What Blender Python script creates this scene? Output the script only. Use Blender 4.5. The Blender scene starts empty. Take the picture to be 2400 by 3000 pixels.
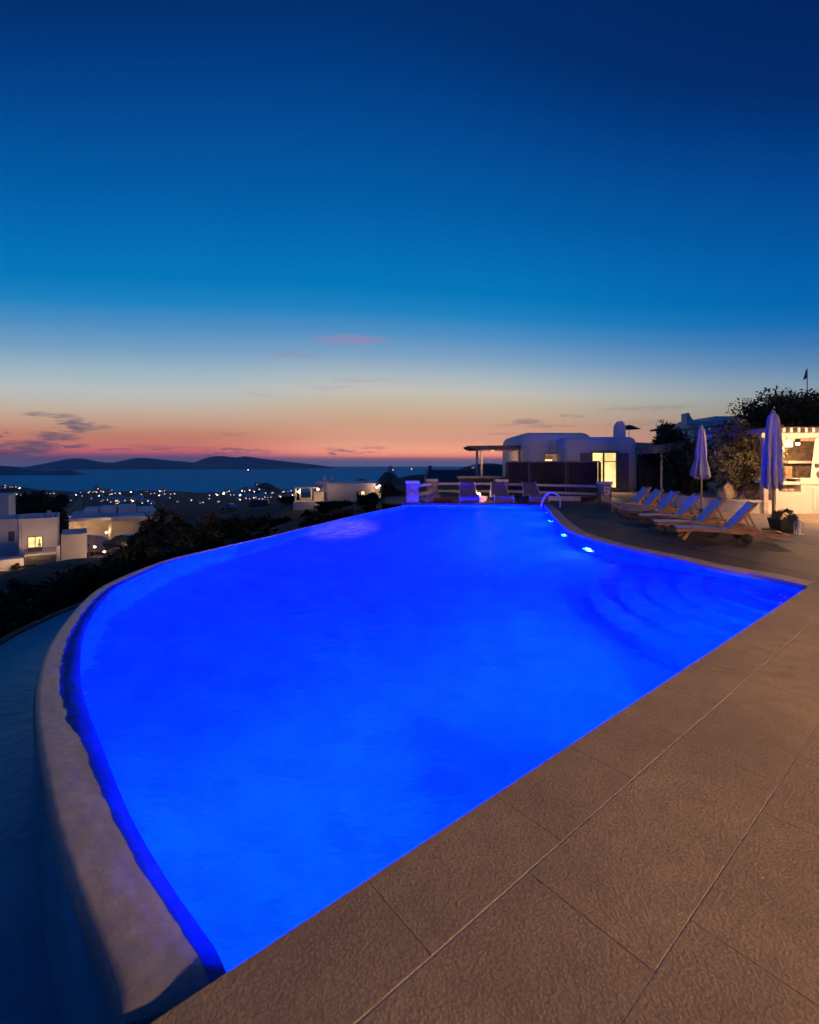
import bpy, bmesh, math, random
from math import sin, cos, pi, radians, sqrt, atan2, exp, log
from mathutils import Vector, Matrix, noise
from mathutils.geometry import tessellate_polygon

random.seed(7)
scene = bpy.context.scene
COL = scene.collection
H, F, HOR, CX = 1.6, 1400.0, 1365.0, 1200.0      # camera height (m) and measured focal length / horizon of the 2400x3000 photo

def at(px, py, z=0.0):
    """photo pixel -> world point on the horizontal plane z"""
    Y = F * (H - z) / (py - HOR)
    return Vector(((px - CX) * Y / F, Y, z))

def dp(px, py, Y):
    """photo pixel -> world point at distance Y"""
    return Vector(((px - CX) * Y / F, Y, H - (py - HOR) * Y / F))

def lin(r, g, b):
    def f(c):
        c = c / 255.0
        return c / 12.92 if c <= 0.04045 else ((c + 0.055) / 1.055) ** 2.4
    return (f(r), f(g), f(b), 1.0)

# ------------------------------------------------------------------ nodes / materials
class NT:
    def __init__(s, tree):
        s.t = tree; s.n = tree.nodes; s.l = tree.links
    def node(s, typ, **kw):
        nd = s.n.new(typ)
        for k, v in kw.items(): setattr(nd, k, v)
        return nd
    def put(s, sock, v):
        if hasattr(v, 'is_linked') or isinstance(v, bpy.types.NodeSocket): s.l.new(v, sock)
        else: sock.default_value = v
    def math(s, op, a, b=0.0, c=0.0, clamp=False):
        nd = s.node('ShaderNodeMath', operation=op, use_clamp=clamp)
        s.put(nd.inputs[0], a); s.put(nd.inputs[1], b)
        if op in ('MULTIPLY_ADD', 'SMOOTH_MIN', 'COMPARE'): s.put(nd.inputs[2], c)
        return nd.outputs[0]
    def mrange(s, v, a, b, c=0.0, d=1.0, smooth=True):
        nd = s.node('ShaderNodeMapRange', interpolation_type='SMOOTHSTEP' if smooth else 'LINEAR')
        s.put(nd.inputs[0], v)
        for i, x in enumerate((a, b, c, d)): nd.inputs[i + 1].default_value = x
        return nd.outputs[0]
    def mix(s, fac, a, b, mode='MIX'):
        nd = s.node('ShaderNodeMix', data_type='RGBA', blend_type=mode)
        s.put(nd.inputs[0], fac); s.put(nd.inputs[6], a); s.put(nd.inputs[7], b)
        return nd.outputs[2]
    def noise(s, vec, scale, detail=4.0, rough=0.55, dist=0.0):
        nd = s.node('ShaderNodeTexNoise')
        s.l.new(vec, nd.inputs['Vector'])
        nd.inputs['Scale'].default_value = scale; nd.inputs['Detail'].default_value = detail
        nd.inputs['Roughness'].default_value = rough; nd.inputs['Distortion'].default_value = dist
        return nd.outputs[0]
    def bump(s, h, strength, dist, normal=None):
        nd = s.node('ShaderNodeBump')
        nd.inputs['Strength'].default_value = strength; nd.inputs['Distance'].default_value = dist
        s.l.new(h, nd.inputs['Height'])
        if normal is not None: s.l.new(normal, nd.inputs['Normal'])
        return nd.outputs[0]
    def ramp(s, fac, stops, interp='LINEAR'):
        nd = s.node('ShaderNodeValToRGB'); cr = nd.color_ramp; cr.interpolation = interp
        while len(cr.elements) < len(stops): cr.elements.new(0.5)
        for e, (p, c) in zip(cr.elements, sorted(stops, key=lambda x: x[0])):
            e.position = p; e.color = c
        s.put(nd.inputs[0], fac)
        return nd.outputs[0]

def new_mat(name):
    m = bpy.data.materials.new(name); m.use_nodes = True
    nt = NT(m.node_tree); b = m.node_tree.nodes['Principled BSDF']
    return m, nt, b

def mat(name, col, rough=0.7, var=0.25, scale=3.0, bump=0.0, bscale=40.0, metal=0.0, spec=0.4, var2=0.0, coords='Object'):
    m, nt, b = new_mat(name)
    tc = nt.node('ShaderNodeTexCoord').outputs[coords]
    n1 = nt.noise(tc, scale, 5.0, 0.6)
    lo = tuple(c * (1 - var) for c in col[:3]) + (1,); hi = tuple(min(1, c * (1 + var)) for c in col[:3]) + (1,)
    c = nt.mix(nt.mrange(n1, 0.3, 0.7), lo, hi)
    if var2:
        n2 = nt.noise(tc, scale * 9, 3.0, 0.6)
        c = nt.mix(nt.mrange(n2, 0.35, 0.65, 0.0, var2), c, tuple(x * 0.55 for x in col[:3]) + (1,))
    nt.put(b.inputs['Base Color'], c)
    nt.put(b.inputs['Roughness'], nt.mrange(n1, 0.2, 0.8, max(0.02, rough - 0.1), min(1, rough + 0.1)))
    b.inputs['Metallic'].default_value = metal
    b.inputs['Specular IOR Level'].default_value = spec
    if bump:
        n3 = nt.noise(tc, bscale, 5.0, 0.65)
        nt.put(b.inputs['Normal'], nt.bump(n3, bump, 1.0 / bscale))
    return m

def glow(name, col, strength, vary=0.25, scale=3.0):
    m, nt, b = new_mat(name)
    tc = nt.node('ShaderNodeTexCoord').outputs['Object']
    n1 = nt.noise(tc, scale, 2.0, 0.5)
    b.inputs['Base Color'].default_value = (0.3, 0.3, 0.3, 1)
    b.inputs['Emission Color'].default_value = tuple(col[:3]) + (1,)
    nt.put(b.inputs['Emission Strength'], nt.mrange(n1, 0.3, 0.7, strength * (1 - vary), strength * (1 + vary)))
    return m

# ------------------------------------------------------------------ mesh builder
class MB:
    def __init__(s): s.v = []; s.f = []
    def add(s, vs, fs):
        b = len(s.v); s.v += [tuple(p) for p in vs]; s.f += [tuple(i + b for i in f) for f in fs]; return s
    def quad(s, *ps): return s.add(ps, [tuple(range(len(ps)))])
    def box(s, x0, y0, z0, x1, y1, z1, M=None):
        vs = [Vector(p) for p in ((x0,y0,z0),(x1,y0,z0),(x1,y1,z0),(x0,y1,z0),(x0,y0,z1),(x1,y0,z1),(x1,y1,z1),(x0,y1,z1))]
        if M is not None: vs = [M @ p for p in vs]
        return s.add(vs, [(3,2,1,0),(4,5,6,7),(0,1,5,4),(1,2,6,5),(2,3,7,6),(3,0,4,7)])
    def rbox(s, x0, y0, z0, x1, y1, z1, r, seg=4, bottom=False, M=None):
        bm = bmesh.new()
        vs = [bm.verts.new(p) for p in ((x0,y0,z0),(x1,y0,z0),(x1,y1,z0),(x0,y1,z0),(x0,y0,z1),(x1,y0,z1),(x1,y1,z1),(x0,y1,z1))]
        for f in ((3,2,1,0),(4,5,6,7),(0,1,5,4),(1,2,6,5),(2,3,7,6),(3,0,4,7)): bm.faces.new([vs[i] for i in f])
        es = [e for e in bm.edges if bottom or not (e.verts[0].co.z == z0 and e.verts[1].co.z == z0)]
        bmesh.ops.bevel(bm, geom=es, offset=r, segments=seg, profile=0.5, affect='EDGES', clamp_overlap=True)
        bm.verts.index_update()
        s.add([(M @ v.co if M is not None else v.co) for v in bm.verts], [[v.index for v in f.verts] for f in bm.faces]); bm.free(); return s
    def beam(s, p0, p1, w, h, up=(0, 0, 1)):
        p0 = Vector(p0); p1 = Vector(p1); d = (p1 - p0); L = d.length; d.normalize()
        sd = d.cross(Vector(up))
        if sd.length < 1e-4: sd = Vector((1, 0, 0))
        sd.normalize(); u = sd.cross(d)
        vs = []
        for p in (p0, p1):
            for a, b in ((-1,-1),(1,-1),(1,1),(-1,1)): vs.append(p + sd * (a * w / 2) + u * (b * h / 2))
        return s.add(vs, [(0,1,2,3),(7,6,5,4),(0,4,5,1),(1,5,6,2),(2,6,7,3),(3,7,4,0)])
    def tube(s, path, r, n=8, cap=True, radii=None):
        path = [Vector(p) for p in path]; b = len(s.v); prev = None
        for i, p in enumerate(path):
            t = (path[min(i+1, len(path)-1)] - path[max(i-1, 0)]).normalized()
            if prev is None:
                a = t.cross(Vector((0,0,1)))
                if a.length < 1e-3: a = t.cross(Vector((1,0,0)))
            else: a = prev - t * prev.dot(t)
            a.normalize(); prev = a; c = t.cross(a)
            rr = radii[i] if radii else r
            for k in range(n):
                q = 2 * pi * k / n
                s.v.append(tuple(p + (a * cos(q) + c * sin(q)) * rr))
        for i in range(len(path) - 1):
            for k in range(n):
                k2 = (k + 1) % n
                s.f.append((b+i*n+k, b+i*n+k2, b+(i+1)*n+k2, b+(i+1)*n+k))
        if cap:
            s.f.append(tuple(b + k for k in range(n))[::-1]); s.f.append(tuple(b + (len(path)-1)*n + k for k in range(n)))
        return s
    def lathe(s, prof, c=(0, 0, 0), n=20, fold=None):
        """prof [(r,z)]; fold(angle, z, r) may modulate the radius"""
        b = len(s.v); c = Vector(c)
        for r, z in prof:
            for k in range(n):
                q = 2 * pi * k / n; rr = fold(q, z, r) if fold else r
                s.v.append(tuple(c + Vector((rr * cos(q), rr * sin(q), z))))
        for i in range(len(prof) - 1):
            for k in range(n):
                k2 = (k + 1) % n
                s.f.append((b+i*n+k, b+i*n+k2, b+(i+1)*n+k2, b+(i+1)*n+k))
        s.f.append(tuple(b + k for k in range(n))[::-1]); s.f.append(tuple(b + (len(prof)-1)*n + k for k in range(n)))
        return s
    def poly(s, pts, z, flip=False):
        tri = tessellate_polygon([[Vector((p[0], p[1], 0)) for p in pts]])
        vs = [(p[0], p[1], z) for p in pts]; fs = []
        for t in tri:
            a, b_, c = (Vector(vs[i]) for i in t)
            up = (b_ - a).cross(c - a).z > 0
            fs.append(tuple(t) if up != flip else tuple(t)[::-1])
        return s.add(vs, fs)
    def prism(s, pts, z0, z1):
        s.poly(pts, z1); s.poly(pts, z0, True)
        n = len(pts); b = len(s.v)
        area = sum(pts[i][0]*pts[(i+1)%n][1]-pts[(i+1)%n][0]*pts[i][1] for i in range(n))
        s.v += [(p[0], p[1], z0) for p in pts] + [(p[0], p[1], z1) for p in pts]
        for i in range(n):
            j = (i + 1) % n; f = (b+i, b+j, b+n+j, b+n+i); s.f.append(f if area > 0 else f[::-1])
        return s
    def side(s, prof, y0, y1):
        """extrude an (x,z) profile along y"""
        tri = tessellate_polygon([[Vector((p[0], p[1], 0)) for p in prof]]); n = len(prof)
        s.add([(p[0], y0, p[1]) for p in prof], [tuple(t) for t in tri]); s.add([(p[0], y1, p[1]) for p in prof], [tuple(t)[::-1] for t in tri])
        b = len(s.v); s.v += [(p[0], y0, p[1]) for p in prof] + [(p[0], y1, p[1]) for p in prof]
        for i in range(n):
            j = (i + 1) % n; s.f.append((b+i, b+j, b+n+j, b+n+i))
        return s
    def leaves(s, center, rad, n, size, rng, clumps=14, fill=0.55, blade=1.0):
        cs = []
        for k in range(clumps):
            while True:
                p = Vector((rng.uniform(-1,1), rng.uniform(-1,1), rng.uniform(-1,1)))
                if 0.25 < p.length < 1: break
            p *= 0.78
            cs.append((p, rng.uniform(0.22, 0.45)))
        C = Vector(center); R = Vector(rad)
        for i in range(n):
            c, r = rng.choice(cs)
            d = Vector((rng.gauss(0,1), rng.gauss(0,1), rng.gauss(0,1))); d.normalize()
            q = c + d * r * (rng.random() ** fill)
            p = C + Vector((q.x*R.x, q.y*R.y, q.z*R.z))
            a = Vector((rng.gauss(0,1), rng.gauss(0,1), rng.gauss(0,1))).normalized()
            b_ = a.cross(d)
            if b_.length < 1e-3: continue
            b_.normalize(); sz = size * rng.uniform(0.6, 1.4)
            u = a * sz * blade; w = b_ * sz * 0.45
            s.add([p - u, p + w, p + u, p - w], [(0,1,2,3)])
        return s
    def build(s, name, m, parent=None, smooth=False, world=False, bevel=0.0, recalc=False):
        me = bpy.data.meshes.new(name)
        vs = s.v
        if world and parent is not None:
            L = parent.location
            vs = [(p[0]-L[0], p[1]-L[1], p[2]-L[2]) for p in vs]
        me.from_pydata(vs, [], s.f)
        if recalc or bevel:
            bm = bmesh.new(); bm.from_mesh(me)
            if bevel:
                bmesh.ops.remove_doubles(bm, verts=bm.verts, dist=1e-5)
                es = [e for e in bm.edges if len(e.link_faces) == 2 and e.calc_face_angle(0) > 0.6]
                bmesh.ops.bevel(bm, geom=es, offset=bevel, segments=2, profile=0.5, affect='EDGES', clamp_overlap=True)
            bmesh.ops.recalc_face_normals(bm, faces=bm.faces)
            bm.to_mesh(me); bm.free()
        if m is not None: me.materials.append(m)
        if smooth: me.shade_smooth() if hasattr(me, 'shade_smooth') else [setattr(p, 'use_smooth', True) for p in me.polygons]
        o = bpy.data.objects.new(name, me); COL.objects.link(o)
        if parent is not None: o.parent = parent
        return o

def tag(o, label, cat, group=None):
    o['label'] = label; o['category'] = cat
    if group: o['group'] = group
    return o
def thing(name, label, cat, loc=(0, 0, 0), rz=0.0, group=None):
    o = bpy.data.objects.new(name, None); COL.objects.link(o); o.empty_display_size = 0.2
    o.location = loc; o.rotation_euler = (0, 0, rz)
    return tag(o, label, cat, group)
def struct(o): o['kind'] = 'structure'; return o
def dup(root, loc, rz=None, label=None, group=None, scale=None):
    def rec(o, par):
        c = o.copy(); COL.objects.link(c)
        if par is not None: c.parent = par
        for ch in o.children: rec(ch, c)
        return c
    r = rec(root, None); r.location = loc
    if rz is not None: r.rotation_euler = (0, 0, rz)
    if scale is not None: r.scale = scale if hasattr(scale, '__len__') else (scale,) * 3
    if label: r['label'] = label
    if group: r['group'] = group
    return r
def light(name, typ, loc, power, col, parent=None, size=0.1, rot=None, spot=None):
    d = bpy.data.lights.new(name, typ); d.energy = power; d.color = col[:3]
    if typ in ('POINT', 'SPOT'): d.shadow_soft_size = size
    if typ == 'AREA': d.shape = 'DISK'; d.size = size
    if typ == 'SUN': d.angle = size
    if spot: d.spot_size = spot; d.spot_blend = 0.6
    o = bpy.data.objects.new(name, d); COL.objects.link(o); o.location = loc
    if rot is not None: o.rotation_euler = rot
    if parent is not None: o.parent = parent
    return o
def aim(v):
    return Vector(v).to_track_quat('-Z', 'Y').to_euler()
def spline(pts, n):
    """Catmull-Rom resample of a 2-D/3-D polyline to n points evenly by arc length"""
    P = [Vector(p) for p in pts]; P = [2*P[0]-P[1]] + P + [2*P[-1]-P[-2]]; out = []
    for i in range(1, len(P) - 2):
        for k in range(24):
            t = k / 24.0; a, b, c, d = P[i-1:i+3]
            out.append(0.5*((2*b) + (c-a)*t + (2*a-5*b+4*c-d)*t*t + (3*b-a-3*c+d)*t*t*t))
    out.append(P[-2]); L = [0.0]
    for i in range(1, len(out)): L.append(L[-1] + (out[i]-out[i-1]).length)
    res = []; j = 0
    for k in range(n):
        s_ = L[-1] * k / (n - 1)
        while j < len(L) - 2 and L[j+1] < s_: j += 1
        t = (s_ - L[j]) / max(1e-9, L[j+1] - L[j]); res.append(out[j].lerp(out[j+1], min(1, t)))
    return res

# ------------------------------------------------------------------ materials
WARM = (1.0, 0.56, 0.26)
M = {}
M['plaster'] = mat('white_plaster', (0.72, 0.70, 0.67), 0.85, 0.06, 0.8, 0.15, 25)
M['plaster_warm'] = mat('cream_plaster', (0.74, 0.68, 0.58), 0.85, 0.07, 1.2, 0.15, 25)
M['stone_wall'] = mat('rubble_stone', (0.20, 0.145, 0.10), 0.9, 0.45, 3.5, 0.8, 6, var2=0.6)
M['dark_stone'] = mat('dark_stone', (0.10, 0.08, 0.07), 0.9, 0.4, 2.5, 0.6, 6, var2=0.5)
M['pillar'] = mat('pillar_stone', (0.36, 0.30, 0.26), 0.9, 0.35, 5, 0.7, 9, var2=0.5)
M['cap'] = mat('pillar_cap', (0.62, 0.57, 0.53), 0.8, 0.12, 3, 0.2, 20)
M['rail'] = mat('whitewashed_rail', (0.55, 0.48, 0.44), 0.75, 0.12, 3, 0.2, 20)
M['teak'] = mat('oiled_teak', (0.34, 0.16, 0.06), 0.5, 0.25, 6, 0.1, 60)
M['sling'] = mat('grey_sling_fabric', (0.52, 0.52, 0.60), 0.8, 0.08, 8, 0.2, 220)
M['rubber'] = mat('black_rubber', (0.02, 0.02, 0.022), 0.6, 0.2, 9)
M['chrome'] = mat('polished_steel', (0.75, 0.75, 0.77), 0.12, 0.05, 3, metal=1.0)
M['metal_dark'] = mat('dark_metal', (0.05, 0.045, 0.045), 0.45, 0.2, 8, metal=0.6)
M['canvas'] = mat('pale_canvas', (0.37, 0.345, 0.36), 0.9, 0.1, 6, 0.2, 90)
M['pole_wood'] = mat('umbrella_pole', (0.30, 0.22, 0.16), 0.6, 0.2, 8)
M['fence'] = mat('dark_reed_screen', (0.035, 0.025, 0.026), 0.85, 0.35, 6, 0.4, 30)
M['wood_dark'] = mat('dark_wood', (0.07, 0.045, 0.035), 0.7, 0.3, 5)
M['wood_shutter'] = mat('shutter_wood', (0.24, 0.19, 0.17), 0.7, 0.12, 5)
M['pergola_wood'] = mat('pergola_timber', (0.30, 0.20, 0.14), 0.7, 0.2, 5, 0.2, 30)
M['lambrequin'] = mat('pale_timber', (0.52, 0.44, 0.38), 0.7, 0.12, 5, 0.2, 30)
M['boulder'] = mat('boulder_stone', (0.56, 0.42, 0.27), 0.95, 0.3, 2.5, 0.8, 7, var2=0.3)
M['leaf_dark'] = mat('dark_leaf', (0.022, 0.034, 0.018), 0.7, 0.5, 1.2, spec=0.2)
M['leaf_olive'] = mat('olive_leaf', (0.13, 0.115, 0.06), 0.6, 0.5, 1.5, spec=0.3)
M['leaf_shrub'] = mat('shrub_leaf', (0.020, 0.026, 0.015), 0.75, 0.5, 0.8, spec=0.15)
M['bark'] = mat('bark', (0.09, 0.065, 0.045), 0.95, 0.4, 4, 0.8, 14)
M['soil'] = mat('dry_soil', (0.14, 0.095, 0.06), 0.95, 0.35, 3, 0.6, 12)
M['pot'] = mat('dark_glazed_pot', (0.035, 0.035, 0.04), 0.4, 0.3, 6)
M['red_cloth'] = mat('dark_red_cloth', (0.22, 0.03, 0.04), 0.85, 0.2, 6)
M['taupe'] = mat('taupe_sling', (0.11, 0.085, 0.085), 0.85, 0.12, 6, 0.2, 150)
M['frame_pale'] = mat('pale_frame', (0.62, 0.58, 0.56), 0.4, 0.1, 6)
M['paper'] = mat('notice_paper', (0.72, 0.62, 0.66), 0.8, 0.1, 30, var2=0.5)
M['car_paint'] = mat('dark_car_paint', (0.02, 0.025, 0.04), 0.25, 0.1, 2, spec=0.7)
M['car_pale'] = mat('pale_car_paint', (0.30, 0.33, 0.36), 0.3, 0.1, 2, spec=0.6)
M['glass_dark'] = mat('dark_glass', (0.015, 0.018, 0.02), 0.08, 0.1, 2, spec=0.9)
M['blue_roof'] = mat('blue_grey_roof', (0.10, 0.14, 0.19), 0.85, 0.15, 1.0, 0.2, 12)
M['lava'] = mat('bread_stone', (0.52, 0.38, 0.24), 0.9, 0.25, 8, 0.4, 15)
M['flag'] = mat('flag_cloth', (0.45, 0.16, 0.2), 0.9, 0.2, 5)
M['win_glow'] = glow('lit_window', lin(255, 214, 130), 1.5, 0.35, 1.4)
M['win_dim'] = glow('dim_window', lin(190, 125, 75), 0.45, 0.5, 2.0)
M['lamp_glow'] = glow('lamp_glow', (1.0, 0.62, 0.27), 14.0, 0.1)
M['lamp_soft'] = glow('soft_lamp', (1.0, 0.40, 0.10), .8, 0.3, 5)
M['town_glow'] = glow('town_light', (1.0, 0.50, 0.17), 7.0, 0.8, 0.11)
M['town_white'] = glow('town_white_light', (1.0, 0.74, 0.42), 9.0, 0.6, 0.11)
# ------------------------------------------------------------------ world: dusk sky
world = bpy.data.worlds.new('World'); scene.world = world; world.use_nodes = True
w = NT(world.node_tree); w.n.clear()
gen = w.node('ShaderNodeTexCoord').outputs['Generated']
sx = w.node('ShaderNodeSeparateXYZ'); w.l.new(gen, sx.inputs[0])
el = w.math('MULTIPLY', w.math('ARCSINE', sx.outputs[2]), 180 / pi)
az = w.math('MULTIPLY', w.math('ARCTAN2', sx.outputs[0], sx.outputs[1]), 180 / pi)
caz = w.math('COSINE', w.math('MULTIPLY', w.math('ADD', az, 8.0), pi / 180))
e1 = w.math('MULTIPLY', el, w.math('MULTIPLY_ADD', caz, -1.25, 2.25))
stops = [(-5,(40,58,95)),(0,(106,116,152)),(.5,(120,110,150)),(.82,(144,112,146)),(1.0,(240,142,146)),(1.2,(288,166,142)),(1.5,(306,182,136)),(1.95,(278,188,148)),(3.2,(238,168,138)),(5,(218,168,138)),
         (7.2,(208,186,160)),(9.1,(200,197,188)),(11.0,(170,187,197)),(13.0,(130,166,198)),(15.6,(82,146,198)),(18.0,(32,132,195)),(20.5,(2,121,188)),
         (25,(0,107,179)),(29,(0,93,166)),(35,(0,75,149)),(40,(0,58,129)),(44,(0,46,109)),(52,(0,40,98)),(95,(0,36,88))]
skyc = w.ramp(w.mrange(e1, -5, 95, 0, 1, False), [((e + 5) / 100.0, lin(*c)) for e, c in stops])
lstops = [(-5,(40,58,95)),(0,(106,108,146)),(.9,(116,98,138)),(1.1,(132,100,136)),(1.32,(186,100,128)),(1.6,(228,111,125)),(2.1,(230,130,116)),(2.6,(220,131,112)),(3.5,(208,137,111)),(4.5,(209,159,131)),(5.3,(207,171,146)),
           (6.4,(203,185,165)),(7.4,(197,192,183)),(8.5,(190,196,195)),(10.4,(164,188,200)),(13.0,(120,163,198)),(15.6,(78,145,198)),(18.0,(30,132,195)),(20.5,(2,121,188)),(25,(0,107,179)),(29,(0,93,166)),(35,(0,75,149)),(40,(0,58,129)),(44,(0,46,109)),(52,(0,40,98)),(95,(0,36,88))]
skyl = w.ramp(w.mrange(e1, -5, 95, 0, 1, False), [((e + 5) / 100.0, lin(*c)) for e, c in lstops])
skyc = w.mix(w.mrange(az, -4, -26), skyc, skyl)
# dimmer towards the north-east (right of the photo), colder near its horizon
side = w.mrange(az, 6, 48)
skyc = w.mix(w.math('MULTIPLY', side, w.mrange(el, 8, 30, .85, .25)), skyc, w.mix(1.0, skyc, (0.40, 0.58, 0.78, 1), 'MULTIPLY'))
# outside the western glow the twilight sky is plain deep blue
off = w.mrange(w.math('ABSOLUTE', w.math('ADD', az, 4.0)), 46, 95)
skyc = w.mix(w.math('MULTIPLY', off, 0.85), skyc, lin(10, 58, 128))
# clouds: thin wisps, warped ellipses in azimuth / elevation
cv = w.node('ShaderNodeCombineXYZ'); w.put(cv.inputs[0], w.math('MULTIPLY', az, 0.16)); w.put(cv.inputs[1], w.math('MULTIPLY', el, 0.75))
n_a = w.noise(cv.outputs[0], 1.6, 6.0, 0.6, 0.6); n_b = w.noise(cv.outputs[0], 4.5, 5.0, 0.6, 0.3)
elw = w.math('ADD', el, w.math('ADD', w.math('MULTIPLY_ADD', n_a, 1.5, -0.75), w.math('MULTIPLY_ADD', n_b, .7, -.35)))
azw = w.math('ADD', az, w.math('MULTIPLY_ADD', n_b, 5.0, -2.5))
clouds = [(94,1309,98,22,1),(30,1322,95,17,.9),(167,1281,75,12,.9),(226,1243,48,22,1),(150,1218,85,8,.75),(212,1307,48,7,.9),(285,1250,55,6,.6),(2,1269,22,6,1),
          (350,1318,60,4,.5),(497,1313,120,4,.6),(440,1304,60,3,.35),(690,1319,90,5,.65),(640,1330,60,4,.5),(745,1322,60,4,.55),(1000,1322,45,6,.7),(1085,1311,60,5,.45),(1075,1327,35,4,.5),(970,1314,40,3,.4),
          (680,1272,40,4,.3),(1550,1235,50,7,.65),(1620,1246,80,6,.4),(1490,1246,45,5,.35),(1685,1219,45,6,.4),(1490,1268,60,4,.3),(1900,1195,150,9,.3),(760,1160,50,5,.18),(1900,1240,200,6,.2)]
csum = None
for px, py, rw, rh, k in clouds:
    D = sqrt(F*F + (px-CX)**2); a0 = math.degrees(atan2(px-CX, F)); e0 = math.degrees(atan2(HOR-py, D))
    ra = math.degrees(rw / F) * (F/D)**2; re = math.degrees(rh / D)
    d1 = w.math('MULTIPLY', w.math('SUBTRACT', azw, a0), 1/ra); d2 = w.math('MULTIPLY', w.math('SUBTRACT', elw, e0), 1/re)
    d = w.math('ADD', w.math('MULTIPLY', d1, d1), w.math('MULTIPLY', d2, d2))
    mk = w.mrange(d, 1.5, 0.1, 0, k)
    csum = mk if csum is None else w.math('MAXIMUM', csum, mk)
csum = w.math('MULTIPLY', csum, w.mrange(n_b, 0.25, 0.6, 0.35, 1.0), clamp=True)
skyc = w.mix(w.math('MULTIPLY', csum, 0.88), skyc, w.mix(w.mrange(el, 1.0, 9.0), lin(92, 82, 112), lin(140, 122, 128)))
for px, py, rw, rh, k in [(1030,995,110,14,.5),(860,1040,80,8,.25),(960,1135,70,8,.2),(1060,1112,90,6,.22)]:
    D = sqrt(F*F + (px-CX)**2); a0 = math.degrees(atan2(px-CX, F)); e0 = math.degrees(atan2(HOR-py, D))
    d1 = w.math('MULTIPLY', w.math('SUBTRACT', azw, a0), 1/math.degrees(rw/F)); d2 = w.math('MULTIPLY', w.math('SUBTRACT', elw, e0), 1/math.degrees(rh/F))
    d = w.math('ADD', w.math('MULTIPLY', d1, d1), w.math('MULTIPLY', d2, d2))
    skyc = w.mix(w.mrange(d, 1.6, 0.0, 0, k), skyc, lin(160, 135, 175))
bg = w.node('ShaderNodeBackground'); w.l.new(skyc, bg.inputs[0]); bg.inputs[1].default_value = 1.0
nish = w.node('ShaderNodeTexSky', sky_type='NISHITA', sun_disc=False); nish.sun_elevation = radians(-4.0); nish.sun_rotation = radians(-12.0)
bg2 = w.node('ShaderNodeBackground'); w.l.new(nish.outputs[0], bg2.inputs[0]); bg2.inputs[1].default_value = 0.01
ad = w.node('ShaderNodeAddShader'); w.l.new(bg.outputs[0], ad.inputs[0]); w.l.new(bg2.outputs[0], ad.inputs[1])
wo = w.node('ShaderNodeOutputWorld'); w.l.new(ad.outputs[0], wo.inputs[0])

# ------------------------------------------------------------------ camera
cam = bpy.data.cameras.new('camera'); camo = bpy.data.objects.new('camera', cam); COL.objects.link(camo)
cam.sensor_fit = 'VERTICAL'; cam.sensor_height = 30.0; cam.lens = 30.0 * F / 3000.0
cam.shift_y = -(1500.0 - HOR) / 3000.0
cam.clip_start = 0.05; cam.clip_end = 120000
camo.location = (0, 0, H); camo.rotation_euler = (pi / 2, 0, 0)
scene.camera = camo

# ------------------------------------------------------------------ terrain height
CTRL = [(-3,1,-1.0),(-4.6,4,-.95),(-5.5,8,-1.2),(-9,10,-2.2),(-6,14,-1.3),(-4,18,-1.0),(-2.5,23,-.8),(-2.5,30,-1.6),(-15,20,-3.3),(-14,30,-3.9),(-22,32,-5.2),(-35,45,-7.8),(-38,40,-7.6),(-32,55,-8.2),(-28,48,-7.0),
        (-9,70,-3.8),(-4,62,-2.9),(-16,72,-4.6),(-20,60,-5.6),(-60,60,-10.5),(-55,72,-10.5),(-60,30,-8.5),(-25,12,-4.6),(-14,0,-2.6),(0,45,-1.8),(8,42,-1.2),(22,45,-.8),(45,45,-.5),(45,20,-.5),(20,0,-3),(5,10,-3),(10,25,-3),(2,12,-3),
        (-28,110,-7.7),(-38,120,-9.2),(0,100,-6),(-60,110,-13),(-95,110,-15),(40,100,-4),(90,100,0),(60,60,0)]
BUMP = []
def bump_at(px, py, Y, sx_px, sy):
    x = (px-CX)*Y/F; BUMP.append((x, Y, (H-(py-HOR)*Y/F) - (-10-.05*(Y-100)), sx_px*Y/F, sy))
bump_at(35,1425,900,75,70); bump_at(110,1432,900,60,70); bump_at(305,1436,850,55,60); bump_at(440,1434,1000,90,70); bump_at(775,1413,800,42,60); bump_at(700,1440,820,50,60); bump_at(830,1441,800,45,60)
bump_at(1140,1376,450,48,50); bump_at(1060,1402,450,60,50); bump_at(1240,1388,420,160,70); bump_at(1350,1376,480,170,80); bump_at(1430,1358,560,190,90); bump_at(1540,1352,560,130,70); bump_at(1750,1345,600,150,80); bump_at(2000,1320,600,200,80)
def hraw(x, y):
    r = sqrt(x*x + y*y)
    far = -10 - .05 * (y - 100) if y > 0 else -12
    if r > 90:
        z = far
        for bx, by, bh, sxx, syy in BUMP: z = max(z, far + bh * exp(-((x-bx)/sxx)**2 - ((y-by)/syy)**2))
        z += 1.2 * noise.noise(Vector((x*.012, y*.012, 3.1))) * min(1, (r-90)/100)
    else: z = far
    if r < 200:
        sw = sz = 0.0; a = atan2(x, max(y, .01)) if y > -3 else 1.57*(1 if x > 0 else -1); l = log(max(r, 1.5))
        for cx, cy, cz in CTRL:
            d2 = (a - atan2(cx, max(cy, .01)))**2 * 2.0 + (l - log(sqrt(cx*cx+cy*cy)))**2 + 1e-4
            k = 1 / (d2 * d2); sw += k; sz += k * cz
        zi = sz / sw
        t = min(1, max(0, (r - 125) / 70.0)); t = t*t*(3-2*t)
        z = zi * (1-t) + z * t
    z += .12 * noise.noise(Vector((x*.5, y*.5, 0))) * min(1, r/12)
    if y < 44:                                          # excavated under the pool, channel and terraces
        xe = -4.3 if y < 9 else -4.3 + (y - 9) * .22 if y < 21 else -1.66
        k = min(1, max(0, (x - xe + .5) / .5)); z = z * (1-k) + min(z, -2.3) * k
    return z
SEA = -75.0
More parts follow.
